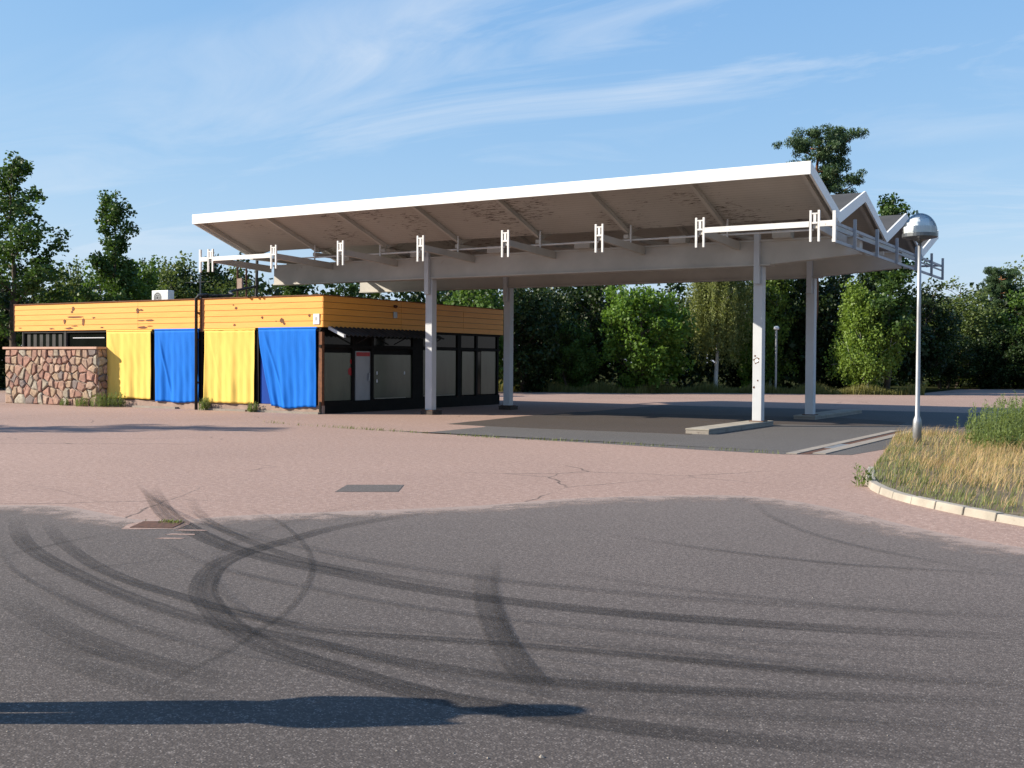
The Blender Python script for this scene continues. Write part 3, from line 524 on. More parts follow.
# curtains over the front windows: each cloth hangs on its own
def curtain(x0, x1, ztop, zbot, mat, label, seed, left_pull=0., sag=0., folds=7):
    r = random.Random(seed); nx, nz = 90, 34; m = MB(); ph = [r.uniform(0,6.28) for _ in range(6)]; fq = [folds*(.6+.35*k)*r.uniform(.9,1.1) for k in range(4)]
    for j in range(nz+1):
        t = j/nz
        for i in range(nx+1):
            s = i/nx; pull = left_pull*(1-s)**2*t**1.4; x = x0+(x1-x0)*s+pull*(1-.0*s)
            a = .008+.035*t; y = BY0-.035
            y -= a*(.5*math.sin(fq[0]*s*3.1+ph[0]+.8*t)+.35*math.sin(fq[1]*s*3.1+ph[1]-1.1*t)+.22*math.sin(fq[2]*s*5+ph[2]))+.012*math.sin(5*t+ph[3])-.004*math.sin(23*s+9*t+ph[1])*math.sin(7*t+ph[2])*t-.0025*math.sin(41*s-16*t+ph[5])
            dg = s-.08-.32*t; y -= .05*math.exp(-(dg/.022)**2)*t*(1-t)*2.6*(1 if seed in (2,4) else .3)
            z = ztop+(zbot-ztop)*t-sag*t*math.sin(math.pi*min(1,s*1.15))**2+.012*math.sin(9*s+ph[4])*t
            m.v.append((x,y,z))
    for j in range(nz):
        for i in range(nx): a = j*(nx+1)+i; m.f.append((a,a+1,a+nx+2,a+nx+1)); m.m.append(0)
    t = thing('curtain', ((x0+x1)/2,BY0,zbot), label, 'curtain', 'cloths hung over the kiosk windows')
    cl = part(m, 'cloth', mat, t, smooth=True); q = cl.modifiers.new('thick','SOLIDIFY'); q.thickness = .006
    part(MB().tube([(x0-.02,BY0-.02,ztop+.03),(x1+.02,BY0-.02,ztop+.03)], .035, 8), 'top_hem', mat, t); return t
curtain(-32.62,-30.36,FZ0-.07,.30,'yellow','leftmost yellow cloth, beside the stone wall',1,sag=.01)
curtain(-30.18,-28.08,FZ0-.05,.24,'blue','blue cloth between the two yellow ones, with a diagonal crease',2,sag=.03)
curtain(-27.82,-25.58,FZ0-.07,.26,'yellow','yellow cloth right of the black downpipe, between two blue ones',3,sag=.02)
curtain(-25.40,-23.02,FZ0-.05,.20,'blue','blue cloth at the kiosk corner, its lower left pulled aside',4,left_pull=.55,sag=.05)

# stone wall: rubble stones in mortar under a cap
WX0, WX1, WY0, WZ = -37.75, -32.66, 26.20, 2.0
sw = thing('stone_wall', ((WX0+WX1)/2,WY0,0), 'reddish rubble stone wall with pink cap in front of kiosk', 'wall')
part(MB().box((WX0+.03,WY0+.03,0),(WX1-.03,BY0+.1,WZ)), 'mortar_core', 'mortar', sw); part(MB().box((WX0-.1,WY0-.08,WZ+.002),(WX1+.06,BY0+.0,WZ+.085)), 'cap', 'cap', sw, bevel=.01)
def clip(poly, a, b, c):
    out = []
    for i in range(len(poly)):
        p, q = poly[i], poly[(i+1)%len(poly)]; dp = a*p[0]+b*p[1]-c; dq = a*q[0]+b*q[1]-c
        if dp <= 0: out.append(p)
        if dp*dq < 0: t = dp/(dp-dq); out.append((p[0]+(q[0]-p[0])*t, p[1]+(q[1]-p[1])*t))
    return out
def rubble(w_, h_, nx, ny, place, r):
    seeds = [((i+.35+.45*(j%2)+r.uniform(-.36,.36))*w_/nx, (j+.5+r.uniform(-.3,.3))*h_/ny) for j in range(ny) for i in range(nx)]
    seeds = [s for s in seeds if r.random() > .14]
    for k, s in enumerate(seeds):
        poly = [(0,0),(w_,0),(w_,h_),(0,h_)]
        for l, q in enumerate(seeds):
            if l == k or abs(q[0]-s[0]) > 1.2 or abs(q[1]-s[1]) > 1.2: continue
            a, b = q[0]-s[0], q[1]-s[1]; L = math.hypot(a,b); c = (a*(q[0]+s[0])+b*(q[1]+s[1]))/2
            poly = clip(poly, a/L, b/L, c/L-r.uniform(.010,.024))
            if len(poly) < 3: break
        if len(poly) < 3: continue
        cx = sum(p[0] for p in poly)/len(poly); cy = sum(p[1] for p in poly)/len(poly); d = r.uniform(.05,.10); n = len(poly); m = MB()
        o1 = [(cx+(p[0]-cx)*.97+r.uniform(-.012,.012), cy+(p[1]-cy)*.97+r.uniform(-.012,.012)) for p in poly]; i1 = [(cx+(p[0]-cx)*.74+r.uniform(-.01,.01), cy+(p[1]-cy)*.74+r.uniform(-.01,.01)) for p in poly]
        V = [place(p[0],p[1],-.02) for p in o1]+[place(p[0],p[1],d*.62+r.uniform(-.01,.01)) for p in o1]+[place(p[0],p[1],d+r.uniform(-.012,.012)) for p in i1]
        m.add(V, [(i,(i+1)%n,n+(i+1)%n,n+i) for i in range(n)]+[(n+i,n+(i+1)%n,2*n+(i+1)%n,2*n+i) for i in range(n)]+[tuple(range(2*n,3*n))]); part(m, 'stone', 'stone', sw)
rr = random.Random(5)
rubble(WX1-WX0, WZ, 16, 7, lambda u,v,d: (WX0+u, WY0+.03-d, v), rr); rubble(BY0-WY0-.02, WZ, 2, 7, lambda u,v,d: (WX1-.03+d, WY0+.03+u, v), rr)

# ================================================================== ROOF THINGS
c = at(163,301,1,29.0); ac = thing('air_conditioner', (c.x,29,FZ1-.06), 'white air conditioner unit with round fan on kiosk roof', 'air conditioner'); zr = FZ1-.06
part(MB().box((c.x-.43,28.85,zr+.06),(c.x+.43,29.15,zr+.60)), 'casing', 'acwhite', ac, bevel=.02)
for sx in (-.35,.35): part(MB().box((c.x+sx-.04,28.85,zr),(c.x+sx+.04,29.15,zr+.058)), 'foot', 'steel', ac)
def disc(cx, cy, cz, r0, r1, n=24):
    m = MB()
    for i in range(n): a = 6.2832*i/n; m.v += [(cx+r0*math.cos(a),cy,cz+r0*math.sin(a)),(cx+r1*math.cos(a),cy,cz+r1*math.sin(a))]
    for i in range(n): a, b = 2*i, 2*((i+1)%n); m.f.append((a,a+1,b+1,b)); m.m.append(0)
    return m
part(disc(c.x-.12,28.846,zr+.33,.0,.21), 'fan_opening', 'black', ac)
for r in (.07,.13,.19): part(disc(c.x-.12,28.842,zr+.33,r-.012,r+.012), 'fan_grille', 'steel', ac)
c = at(200.5,298,1,28.6); an = thing('antenna', (c.x,28.6,zr), 'thin grey antenna mast with crossbar on kiosk roof', 'antenna'); zt = at(200.5,255,1,28.6).z
part(MB().tube([(c.x,28.6,zr),(c.x,28.6,zt)], .028, 6), 'mast', 'lamp_rim', an); zc = at(200,282,1,28.6).z
part(MB().tube([(c.x-.75,28.6,zc),(c.x+.45,28.6,zc)], .012, 6), 'crossbar', 'awning', an)
for dx_ in (-.6,-.3,.3): part(MB().tube([(c.x+dx_,28.35,zc),(c.x+dx_,28.85,zc)], .008, 5), 'element', 'awning', an)
a0 = Vector((-28.0,BY0+.1,FZ1+.12)); a1 = at(256,286,1,29.0); a2 = at(257.5,240,1,29.0)
cd = thing('cable_mast', (a1.x,29.0,zr), 'black pole carrying a cable from roof edge up to canopy', 'cable mast')
part(MB().tube([(a1.x,29,zr),(a1.x+.05,29,4.2+BT-BT+.95)], .055, 8), 'pole', 'black', cd); part(MB().tube(smooth_line([tuple(a0),(-27.4,27.4,FZ1+.16),tuple((a0+a1)/2+Vector((0,0,-.03))),tuple(a1),(a1.x+.02,29,a1.z+.25)],6), .045, 6), 'cable', 'black', cd)
c = at(242,284,1,30.5); jb = thing('junction_box', (c.x,30.5,zr), 'tan junction box on rusty twin posts behind roof edge', 'junction box')
z1 = at(242,264,1,30.5).z; zm = at(242,283,1,30.5).z
for dx_ in (-.22,.22): part(MB().tube([(c.x+dx_,30.5,zr),(c.x+dx_,30.5,z1)], .035, 6), 'post', 'rust', jb)
part(MB().box((c.x-.13,30.38,zm-.24),(c.x+.10,30.47,zm+.16)), 'box', 'plinth', jb); part(MB().box((c.x-.3,30.44,zr),(c.x+1.0,30.56,zr+.12)), 'foot_bar', 'steel', jb)

# ================================================================== STREET LAMP
def lamp(base, h, label, group=None):
    x, y, z = base; t = thing('street_lamp', base, label, 'street lamp', group)
    part(MB().lathe([(0,0),(.085,0),(.085,.50),(.078,.56),(.046,.64),(.040,h*.6),(.035,h-.45),(0,h-.45)], base, 16), 'pole', 'steel', t, smooth=True)
    hb = h-.52; r = .335
    hd = part(MB().lathe([(.04,hb-.06),(.07,hb-.03),(.14,hb+.0),(r*.95,hb+.035),(r,hb+.05),(r,hb+.115),(r*.96,hb+.12),(0,hb+.12)], base, 32), 'head_rim', 'lamp_rim', t, smooth=False)
    part(MB().lathe([(.30,hb+.122),(.305,hb+.25),(.25,hb+.255),(.245,hb+.33),(.2,hb+.335),(.19,hb+.40),(.13,hb+.43),(0,hb+.44)], base, 32), 'reflector', 'reflector', hd, smooth=False)
    part(MB().lathe([(r*.985,hb+.10)]+[(r*.985*math.cos(a), hb+.12+.40*math.sin(a)) for a in np.linspace(0,math.pi/2,12)], base, 32), 'clear_dome', 'dome', hd, smooth=True); return t
lp = gr(917,448); lamp((lp.x,lp.y,.0), 4.62, 'tall steel street lamp with clear domed head in grass island')
fp = spot(776,62); fl_ = thing('lamp_post', (fp.x,fp.y,0), 'slim distant lamp post with small white head before dark trees', 'lamp post')
part(MB().tube([(fp.x,fp.y,0),(fp.x,fp.y,3.55)], .06, 8), 'pole', 'steel', fl_); part(MB().lathe([(0,3.5),(.14,3.51),(.16,3.62),(.12,3.7),(0,3.72)], (fp.x,fp.y,0), 14), 'head', 'acwhite', fl_, smooth=True)

# ================================================================== GRASS ISLAND
kerb_px = [(893,437),(880,455),(868,472),(865.5,481),(870,488.5),(882,495),(900,501),(925,507),(950,512.5),(985,519.5),(1024,526.5),(1100,540),(1200,556)]
kl = smooth_line([tuple(gr(*p)) for p in kerb_px], 12)
kin = []
for i, p in enumerate(kl):
    d = (kl[min(i+1,len(kl)-1)]-kl[max(i-1,0)]).normalized(); kin.append((p.x-d.y*.09, p.y+d.x*.09))
poly = kin+[(6,14),(6,24),(-.6,26.8),(-4.7,26.8)]
isl = MB().prism(poly, -.1, .07); isl_o = struct(isl, 'grass_island', 'soil')
acc = [0]
for i in range(1,len(kl)): acc.append(acc[-1]+(kl[i]-kl[i-1]).length)
def along(s):
    for i in range(1,len(kl)):
        if acc[i] >= s: t = (s-acc[i-1])/(acc[i]-acc[i-1]+1e-9); return kl[i-1].lerp(kl[i], t)
    return kl[-1]
s = (kl[0]-kl[24]).length
while s < acc[-1]-.6:
    L = .50 if s > 5 else .42; p, q = along(s+.008), along(s+L-.008); d = (q-p).normalized(); n = Vector((-d.y,d.x,0)); wv = .12; zt = .085+random.uniform(-.008,.008); j = n*random.uniform(-.008,.008); p, q = p+j, q+j
    a, b, c, e = p-n*.02, q-n*.02, q+n*wv, p+n*wv
    MB().hexa([(a.x,a.y,-.05),(b.x,b.y,-.05),(c.x,c.y,-.05),(e.x,e.y,-.05),(a.x+n.x*.03,a.y+n.y*.03,zt),(b.x+n.x*.03,b.y+n.y*.03,zt),(c.x,c.y,zt),(e.x,e.y,zt)]).build('kerb_stone','kerb',isl_o,bevel=.012); s += L
def inside(x, y, P):
    r = False; j = len(P)-1
    for i in range(len(P)):
        if (P[i][1] > y) != (P[j][1] > y) and x < (P[j][0]-P[i][0])*(y-P[i][1])/(P[j][1]-P[i][1]+1e-12)+P[i][0]: r = not r
        j = i
    return r
def blades(pts, hmin, hmax, wd, lean, mat, name, label, cat, segs=2, z0=.08, kind='stuff'):
    n = len(pts); pts = np.array(pts); h = rng.uniform(hmin,hmax,n)*pts[:,2]; az = rng.uniform(0,6.283,n); ld = rng.normal(.35,.9,n)
    le = h*rng.uniform(.15,1,n)*lean; V = np.zeros((n,5,3)); wx = np.cos(az)*wd; wy = np.sin(az)*wd; lx = np.cos(ld)*le; ly = np.sin(ld)*le
    b = np.stack([pts[:,0],pts[:,1],np.full(n,z0)],1)
    V[:,0] = b-np.stack([wx,wy,0*wx],1); V[:,1] = b+np.stack([wx,wy,0*wx],1); mid = b+np.stack([lx*.35,ly*.35,h*.6],1)
    V[:,2] = mid+np.stack([wx,wy,0*wx],1)*.75; V[:,3] = mid-np.stack([wx,wy,0*wx],1)*.75; V[:,4] = b+np.stack([lx,ly,h*.98],1)
    k = np.arange(n)[:,None]*5; F = np.concatenate([np.concatenate([k+0,k+1,k+2,k+3],1).reshape(-1)]); T = np.concatenate([k+3,k+2,k+4],1).reshape(-1)
    me = bpy.data.meshes.new(name); me.vertices.add(5*n); me.vertices.foreach_set('co', V.reshape(-1).astype(np.float32))
    me.loops.add(7*n); me.polygons.add(2*n); me.loops.foreach_set('vertex_index', np.concatenate([F,T]).astype(np.int32))
    me.polygons.foreach_set('loop_start', np.concatenate([np.arange(n)*4, 4*n+np.arange(n)*3]).astype(np.int32)); me.update(calc_edges=True); me.materials.append(mat)
    o = bpy.data.objects.new(name, me); COL.objects.link(o); o['kind'] = kind; return tag(o, label, cat)
inner = poly
def scatter(n, dens):
    out = []; xs = [p[0] for p in inner]; ys = [p[1] for p in inner]
    while len(out) < n:
        x = random.uniform(min(xs), 3.5); y = random.uniform(min(ys), 26.8)
        if not inside(x, y, inner): continue
        dk = min((Vector((x,y,0))-p).length for p in kl[::6]); d = dens(x, y, dk)
        if random.random() < d: out.append((x, y, .45+.55*min(1,dk/.9)))
    return out
clumpn = lambda x,y: .5+.5*math.sin(x*2.3+1.3*math.sin(y*1.7))*math.cos(y*2.1+x)
blades(scatter(19000, lambda x,y,d: min(1,max(0,(d-.12)/.7))*(.03+.97*clumpn(x,y)**1.6)), .07,.28,.0026,1.15, MAT['straw'], 'dry_grass', 'tall dry straw-coloured grass on the kerbed island', 'grass')
blades(scatter(12000, lambda x,y,d: 1 if d < .8 else .28), .05,.17,.004,.8, MAT['grass'], 'green_grass', 'short green grass along the inside of the kerb', 'grass')
def weed(x, y, h, seed, label, group=None, n=26, z0=.07, spread=.22):
    r = random.Random(seed); t = thing('tall_weed', (x,y,z0), label, 'weed', group); st_ = MB(); lf = MB()
    for k in range(n):
        a = r.uniform(0,6.28); rd = spread*math.sqrt(r.random()); hh = h*r.uniform(.55,1); lx, ly = r.gauss(.06,.08)*hh, r.gauss(0,.08)*hh; b = Vector((x+rd*math.cos(a),y+rd*math.sin(a),z0-.02)); tp = b+Vector((lx,ly,hh))
        st_.tube([b,(b+tp)/2+Vector((r.gauss(0,.02),r.gauss(0,.02),0)),tp], [.006,.005,.002], 4, cap=False)
        for q in range(int(34*hh)+6):
            f = r.uniform(.12,1); p = b.lerp(tp,f); az = r.uniform(0,6.28); L = r.uniform(.05,.11)*(1.15-.5*f); d = Vector((math.cos(az),math.sin(az),r.uniform(.2,1.2))).normalized(); sd = d.cross(Vector((0,0,1))).normalized()*L*.17
            lf.add([p,p+d*L*.5+sd,p+d*L,p+d*L*.5-sd],[(0,1,2,3)])
    part(st_,'stems','weed',t); part(lf,'leaves','weed',t); return t
wp = [(975,449,.75),(990,450,.95),(1003,447,1.05),(1014,451,1.0),(1026,452,1.15),(985,443,.8),(1008,441,1.0),(1020,443,1.0),(996,455,.7)]
for i, (px,py,h) in enumerate(wp):
    p = gr(px,py); weed(p.x,p.y,h,i+3,'tall leafy green weeds growing in the dry grass at right', 'tall weeds on the island', n=30, spread=.38)
p = gr(864,487); weed(p.x-.05,p.y+.1,.34,77,'small weed at the rounded tip of the kerb',n=10,spread=.12,z0=0)
for i,(px,py,h,lb) in enumerate(((84,406,.35,'low weed at foot of stone wall, left of its corner'),(100,405,.55,'bushy green weed at the corner of the stone wall'),(116,405.5,.6,'green weed under the leftmost yellow cloth'),(64,405,.3,'sparse weed below the middle of the stone wall'),(204,410,.45,'dark weed at the foot of the downpipe'),(253,411,.35,'small weed under the second yellow cloth'))):
    p = at(px,py,1,26.0 if px < 110 else 26.42); weed(p.x,p.y,h,40+i,lb,n=34 if h>.3 else 18,spread=.32 if px in (100,116,84) else .18,z0=0)
# grass in joints of the pavement
jp = []
for a, b, n in (((300,425.5),(500,438.3),420),((500,438.3),(610,443.6),150),((610,443.6),(780,454),160),((262,422),(300,425.5),60)):
    for k in range(n):
        t = random.random(); c_ = math.sin(t*9+a[0])*.5+.5
        if random.random() > c_*.9+.1: continue
        p = gr(a[0]+(b[0]-a[0])*t, a[1]+(b[1]-a[1])*t); jp.append((p.x+random.gauss(0,.03),p.y+random.gauss(0,.05),1))
for k in range(110): p = gr(172+random.gauss(0,6), 523.4+random.gauss(0,.7)); jp.append((p.x,p.y,.55))
blades(jp, .03,.09,.006,.8, MAT['grass'], 'joint_grass', 'green tufts growing in the pavement joints and drain cover', 'grass', z0=.0)
vp = []
for k in range(9000):
    px = random.uniform(480,925); d = np.interp(px,[480,530,640,700,760,840,925],[62.5,61.6,60.1,62.1,61.6,60.6,60.1])+abs(random.gauss(0,.8)); p = spot(px,d); vp.append((p.x,p.y,.5+.5*math.sin(px*.06)**2))
blades(vp, .25,.8,.014,.5, m_leaf('verge_grass_leaf',(.10,.11,.03),(.22,.2,.07)), 'verge_grass', 'rough yellowish grass verge along the far edge of the lot', 'grass', z0=-.01)

# ================================================================== TREES
def leaf_mesh(name, C, mat, size, aspect=.62, droop=.0, name2=None):
    n = len(C); s = size*rng.uniform(.65,1.25,n)[:,None]; d = rng.normal(size=(n,3)); d[:,2] -= droop*1.5; d /= np.linalg.norm(d,axis=1)[:,None]
    u = np.cross(d, rng.normal(size=(n,3))); u /= np.linalg.norm(u,axis=1)[:,None]
    V = np.stack([C-d*s*.5, C+u*s*aspect*.5, C+d*s*.5, C-u*s*aspect*.5],1).reshape(-1,3)
    me = bpy.data.meshes.new(name); me.vertices.add(4*n); me.vertices.foreach_set('co', V.reshape(-1).astype(np.float32)); me.loops.add(4*n); me.polygons.add(n)
    me.loops.foreach_set('vertex_index', np.arange(4*n,dtype=np.int32)); me.polygons.foreach_set('loop_start', np.arange(n,dtype=np.int32)*4); me.update(calc_edges=True); me.materials.append(mat); return me
def clump_cloud(centers, radii, per, flat=1.):
    cs = []
    for c, r in zip(centers, radii):
        k = max(4, int(per*(r/.5)**2)); p = rng.normal(size=(k,3)); p /= np.linalg.norm(p,axis=1)[:,None]; p *= (rng.random(k)**.45)[:,None]*r; p[:,2] *= flat; cs.append(p+c)
    return np.concatenate(cs)
def skeleton(h, r0, nl, lo, hi, ln, up, seed, stems=1, spread=.0, wob=.05):
    """trunk(s) and limbs as tubes; returns MB and limb points"""
    r = random.Random(seed); m = MB(); pts = []
    for sI in range(stems):
        ox, oy = (r.gauss(0,spread), r.gauss(0,spread)) if stems > 1 else (0,0); tip = Vector((ox*2.2+r.gauss(0,wob*h*.5), oy*2.2+r.gauss(0,wob*h*.5), h*(1 if sI == 0 else r.uniform(.75,.95))))
        tr = [Vector((ox*.5,oy*.5,-.1)).lerp(tip,i/8)+Vector((r.gauss(0,wob),r.gauss(0,wob),0))*(1 if 0<i<8 else 0)*h*.12 for i in range(9)]
        m.tube(tr, [max(.012,r0*(1-.93*i/8)) for i in range(9)], 7)
        for q in range(nl):
            f = lo+(hi-lo)*(q+r.random())/nl; i = min(7,int(f*8)); b = tr[i].lerp(tr[i+1], f*8-i); az = q*2.4+r.uniform(-.5,.5); L = ln(f)*r.uniform(.7,1.15); d = Vector((math.cos(az),math.sin(az),up(f)+r.uniform(-.15,.2))).normalized()
            lb = [b]; 
            for k in range(4): lb.append(lb[-1]+d*L/4); d = (d+Vector((r.gauss(0,.16),r.gauss(0,.16),r.gauss(.05,.12)))).normalized()
            m.tube(lb, [max(.008,r0*.42*(1-f*.7)*(1-.85*k/4)) for k in range(5)], 5, cap=False); pts.append((f,lb))
            for k in (2,3):
                d2 = (d+Vector((r.gauss(0,.7),r.gauss(0,.7),r.gauss(.1,.35)))).normalized(); sb = [lb[k],lb[k]+d2*L*.2,lb[k]+d2*L*.38+Vector((0,0,r.uniform(-.05,.1)))]; m.tube(sb,[.018,.012,.006],4,cap=False); pts.append((f,sb))
        pts.append((1.,[tr[6],tr[7],tr[8]]))
    return m, pts
def make_tree(kind, h, wd, seed):
    """returns (trunk mesh object template data, crown mesh)"""
    global rng
    rng = np.random.default_rng(seed); R = rng
    if kind == 'aspen':
        sk, pts = skeleton(h*.96, .16, 20, .18, .95, lambda f: wd*(.55 if f<.55 else .55-.75*(f-.55))*1.05, lambda f: .35+.9*f, seed)
        C = []; rad = []
        for f, lb in pts:
            L = len(lb)
            for k in range(L):
                for q in range(2 if k else (1 if f > .9 else 0)): C.append(np.array(lb[k])+R.normal(0,.16,3)); rad.append(R.uniform(.2,.42)*(1.25 if f < .6 else .9))
        pts_ = clump_cloud(C, rad, 70); return sk, 'bark', leaf_mesh('crown', pts_, LEAF['aspen'], .165, .85)
    if kind in ('broad','dark','olive','sapling'):
        sk, pts = skeleton(h*.9, .13, 12, .12, .9, lambda f: wd*.48*(1-.5*abs(f-.4)), lambda f: .25+.8*f, seed, stems=3 if kind != 'olive' else 1, spread=wd*.1)
        n = int(190*(wd/4.5)*(h/6.5)); C = []; rad = []
        lob = R.normal(size=(9,3)); lob /= np.linalg.norm(lob,axis=1)[:,None]
        while len(C) < n:
            d = R.normal(size=3); d /= np.linalg.norm(d); q = R.random()**.33; bumpf = .82+.28*max(0,max((lob@d)-.55))/.45
            z = .47+d[2]*.5*q*bumpf; 
            if z < .0: z = R.uniform(.02,.15)
            shape = 1.0 if z > .25 else .85; C.append(np.array([d[0]*wd*.5*q*bumpf*shape, d[1]*wd*.5*q*bumpf*shape, max(.12,z*h)])); rad.append(R.uniform(.28,.62))
        for f, lb in pts: C.append(np.array(lb[-1])); rad.append(R.uniform(.25,.45))
        key = {'broad':'bright','dark':'dark','olive':'olive','sapling':'mid'}[kind]
        return sk, 'bark', leaf_mesh('crown', clump_cloud(C, rad, 58), LEAF[key], .20 if kind != 'olive' else .15, .72)
    if kind == 'birch':
        sk, pts = skeleton(h*.95, .10, 26, .1, .95, lambda f: wd*.55*(1.02-f)**.7, lambda f: .55+.9*f, seed, stems=2, spread=.22)
        C = []; rad = []
        for f, lb in pts:
            for k in range(1,len(lb)):
                for q in range(3): b = np.array(lb[k])+R.normal(0,.22,3); b[2] = max(.25,b[2]-abs(R.normal(0,.22))); C.append(b); rad.append(R.uniform(.2,.42))
        return sk, 'birchbark', leaf_mesh('crown', clump_cloud(C, rad, 60, 1.2), LEAF['birch'], .15, .72, .5)
    if kind == 'weep':
        sk, pts = skeleton(h*.96, .13, 16, .45, .95, lambda f: wd*.5, lambda f: .8, seed)
        P = []
        for f, lb in pts:
            for k in range(1,len(lb)):
                for q in range(5):
                    b = np.array(lb[k])+R.normal(0,.25,3); L = R.uniform(.8,min(4.4,b[2]*.75)); m = int(26*L); t = R.random(m)
                    P.append(b+np.stack([np.sin(t*3+q)*.08+R.normal(0,.06,m),np.cos(t*2.5+k)*.08+R.normal(0,.06,m),-t*L],1))
        return sk, 'birchbark', leaf_mesh('crown', np.concatenate(P), LEAF['weep'], .12, .5, 1.2)
    if kind == 'pine':
        r = random.Random(seed); sk = MB(); tip = Vector((wd*.06,.3,h*.97)); tr = [Vector((0,0,-.1)).lerp(tip,i/9)+Vector((r.gauss(0,.10),r.gauss(0,.10),0)) for i in range(10)]
        sk.tube(tr, [.24*(1-.075*i) for i in range(10)], 8); C = []; rad = []
        for q in range(30):
            f = .58+.42*(q+r.random())/30; i = min(8,int(f*9)); b = tr[i].lerp(tr[i+1],f*9-i); az = q*2.4+r.uniform(-.4,.4); L = wd*.5*r.uniform(.55,1.05)*(1 if f < .86 else .72)
            d = Vector((math.cos(az),math.sin(az),r.uniform(.05,.5))); pts = [b+d*L*t+Vector((r.gauss(0,.08),r.gauss(0,.08),-.35*L*t*(1-t))) for t in (0,.3,.6,.85,1)]
            sk.tube(pts, [.07,.055,.04,.025,.012], 5, cap=False)
            for p in pts[2:]:
                for k in range(4): C.append(np.array(p)+np.array([r.gauss(0,.36),r.gauss(0,.36),r.gauss(.1,.12)])); rad.append(r.uniform(.26,.52))
        return sk, 'pinebark', leaf_mesh('crown', clump_cloud(C, rad, 210, .7), LEAF['pine'], .22, .26, -.3)
PROTO = {}
def tree(kind, variant, h0, w0, px, depth, h, wscale, rz, label, cat='tree', group=None, name=None):
    key = (kind, variant)
    if key not in PROTO:
        sk, bark, cm = make_tree(kind, h0, w0, 100+variant*17+len(kind)); tm = sk.build('trunk', bark, smooth=True); PROTO[key] = (tm.data, cm); bpy.data.objects.remove(tm)
    tmesh, cmesh = PROTO[key]; p = spot(px, depth) if isinstance(px, (int,float)) else Vector(px)
    nm = name or {'aspen':'aspen_tree','broad':'broadleaf_tree','dark':'broadleaf_tree','olive':'willow_tree','sapling':'broadleaf_tree','birch':'birch_tree','weep':'weeping_birch','pine':'pine_tree'}[kind]
    t = thing(nm, (p.x,p.y,-.01), label, cat, group, rz); s = h/h0; t.scale = (s*wscale, s*wscale, s)
    for n_, me in (('trunk',tmesh),('crown',cmesh)): o = bpy.data.objects.new(n_, me); COL.objects.link(o); o.parent = t
    return t
# left, behind the kiosk
tree('aspen',1,11,4.6, 17,55,11.3,1.25,.3,'tall dark open-crowned aspen at the left edge of the picture')
tree('aspen',2,10.5,3.0, 112,58,10.5,1.0,2.0,'slim aspen with narrow loose top rising above the kiosk roof')
tree('sapling',1,6.5,4.4, 120,60,7.3,.85,1.0,'dense green crown at the foot of the slim aspen')
tree('olive',1,7,3.4, 74,63,7.5,.95,.5,'pale olive tree in the gap right of the tall left aspen')
tree('olive',2,7,3.4, 172,66,7.9,1.1,2.5,'olive-green tree behind the air conditioner'); tree('dark',1,6.5,4.6, 205,68,7.7,.95,.2,'dark tree behind the antenna mast')
tree('olive',1,7,3.4, 236,66,7.4,1.15,4.0,'olive tree behind the left end of the sign rails'); tree('aspen',2,10.5,3.0, 300,54,5.9,1.8,4.2,'low loose-leaved aspen behind the kiosk roof corner')
tree('aspen',1,11,4.6, 345,57,5.5,1.2,5.1,'low broad aspen left of the front column, above kiosk roof'); tree('dark',2,6.5,4.6, -20,60,7.0,1.1,2.2,'dark shrubby tree left of the stone wall'); tree('dark',1,6.5,4.6, -75,63,8.0,1.1,1.2,'dark tree beyond the left picture edge')
# middle, behind the canopy
tree('sapling',2,6.5,4.4, 472,60,6.4,1.0,.4,'leafy tree behind the kiosk, right of the front column'); tree('dark',2,6.5,4.6, 530,62,6.6,.95,3.3,'very dark tree right of the left rear column')
tree('sapling',1,6.5,4.4, 572,62.5,4.1,.95,2.2,'small lighter bush in front of the dark trees in mid picture'); tree('dark',1,6.5,4.6, 588,66,7.0,1.0,5.0,'dark tree left of the bright leafy tree')
tree('broad',1,6.5,4.6, 645,61.5,6.6,1.02,.9,'bright green leafy tree reaching the ground behind the canopy'); tree('weep',1,8,4.2, 716,63.5,8.2,1.0,1.0,'yellowish weeping birch with long hanging strands')
tree('dark',2,6.5,4.6, 752,68,7.5,1.0,1.0,'dark tree behind the right front column'); tree('dark',1,6.5,4.6, 810,67,7.2,1.0,2.8,'dark tree behind the right rear column')
tree('birch',2,12,3.4, 768,66,13,.8,.6,'white-trunked birch standing among the dark trees'); tree('broad',2,6.5,4.6, 752,65,5.0,.7,.2,'bright foliage just left of the right front column')
tree('pine',1,14.5,5.6, 812,64,14.75,.86,.2,'tall pine rising above the right end of the canopy'); tree('aspen',2,10.5,3.0, 886,62,11.2,1.1,1.0,'loose tree top right of the pine above canopy gable')
tree('birch',1,5.8,4.4, 872,61.5,6.0,1.0,.5,'bright green young birch right of the rear column'); tree('dark',2,6.5,4.6, 850,69,8.0,1.0,.0,'dark tree behind the bright young birch')
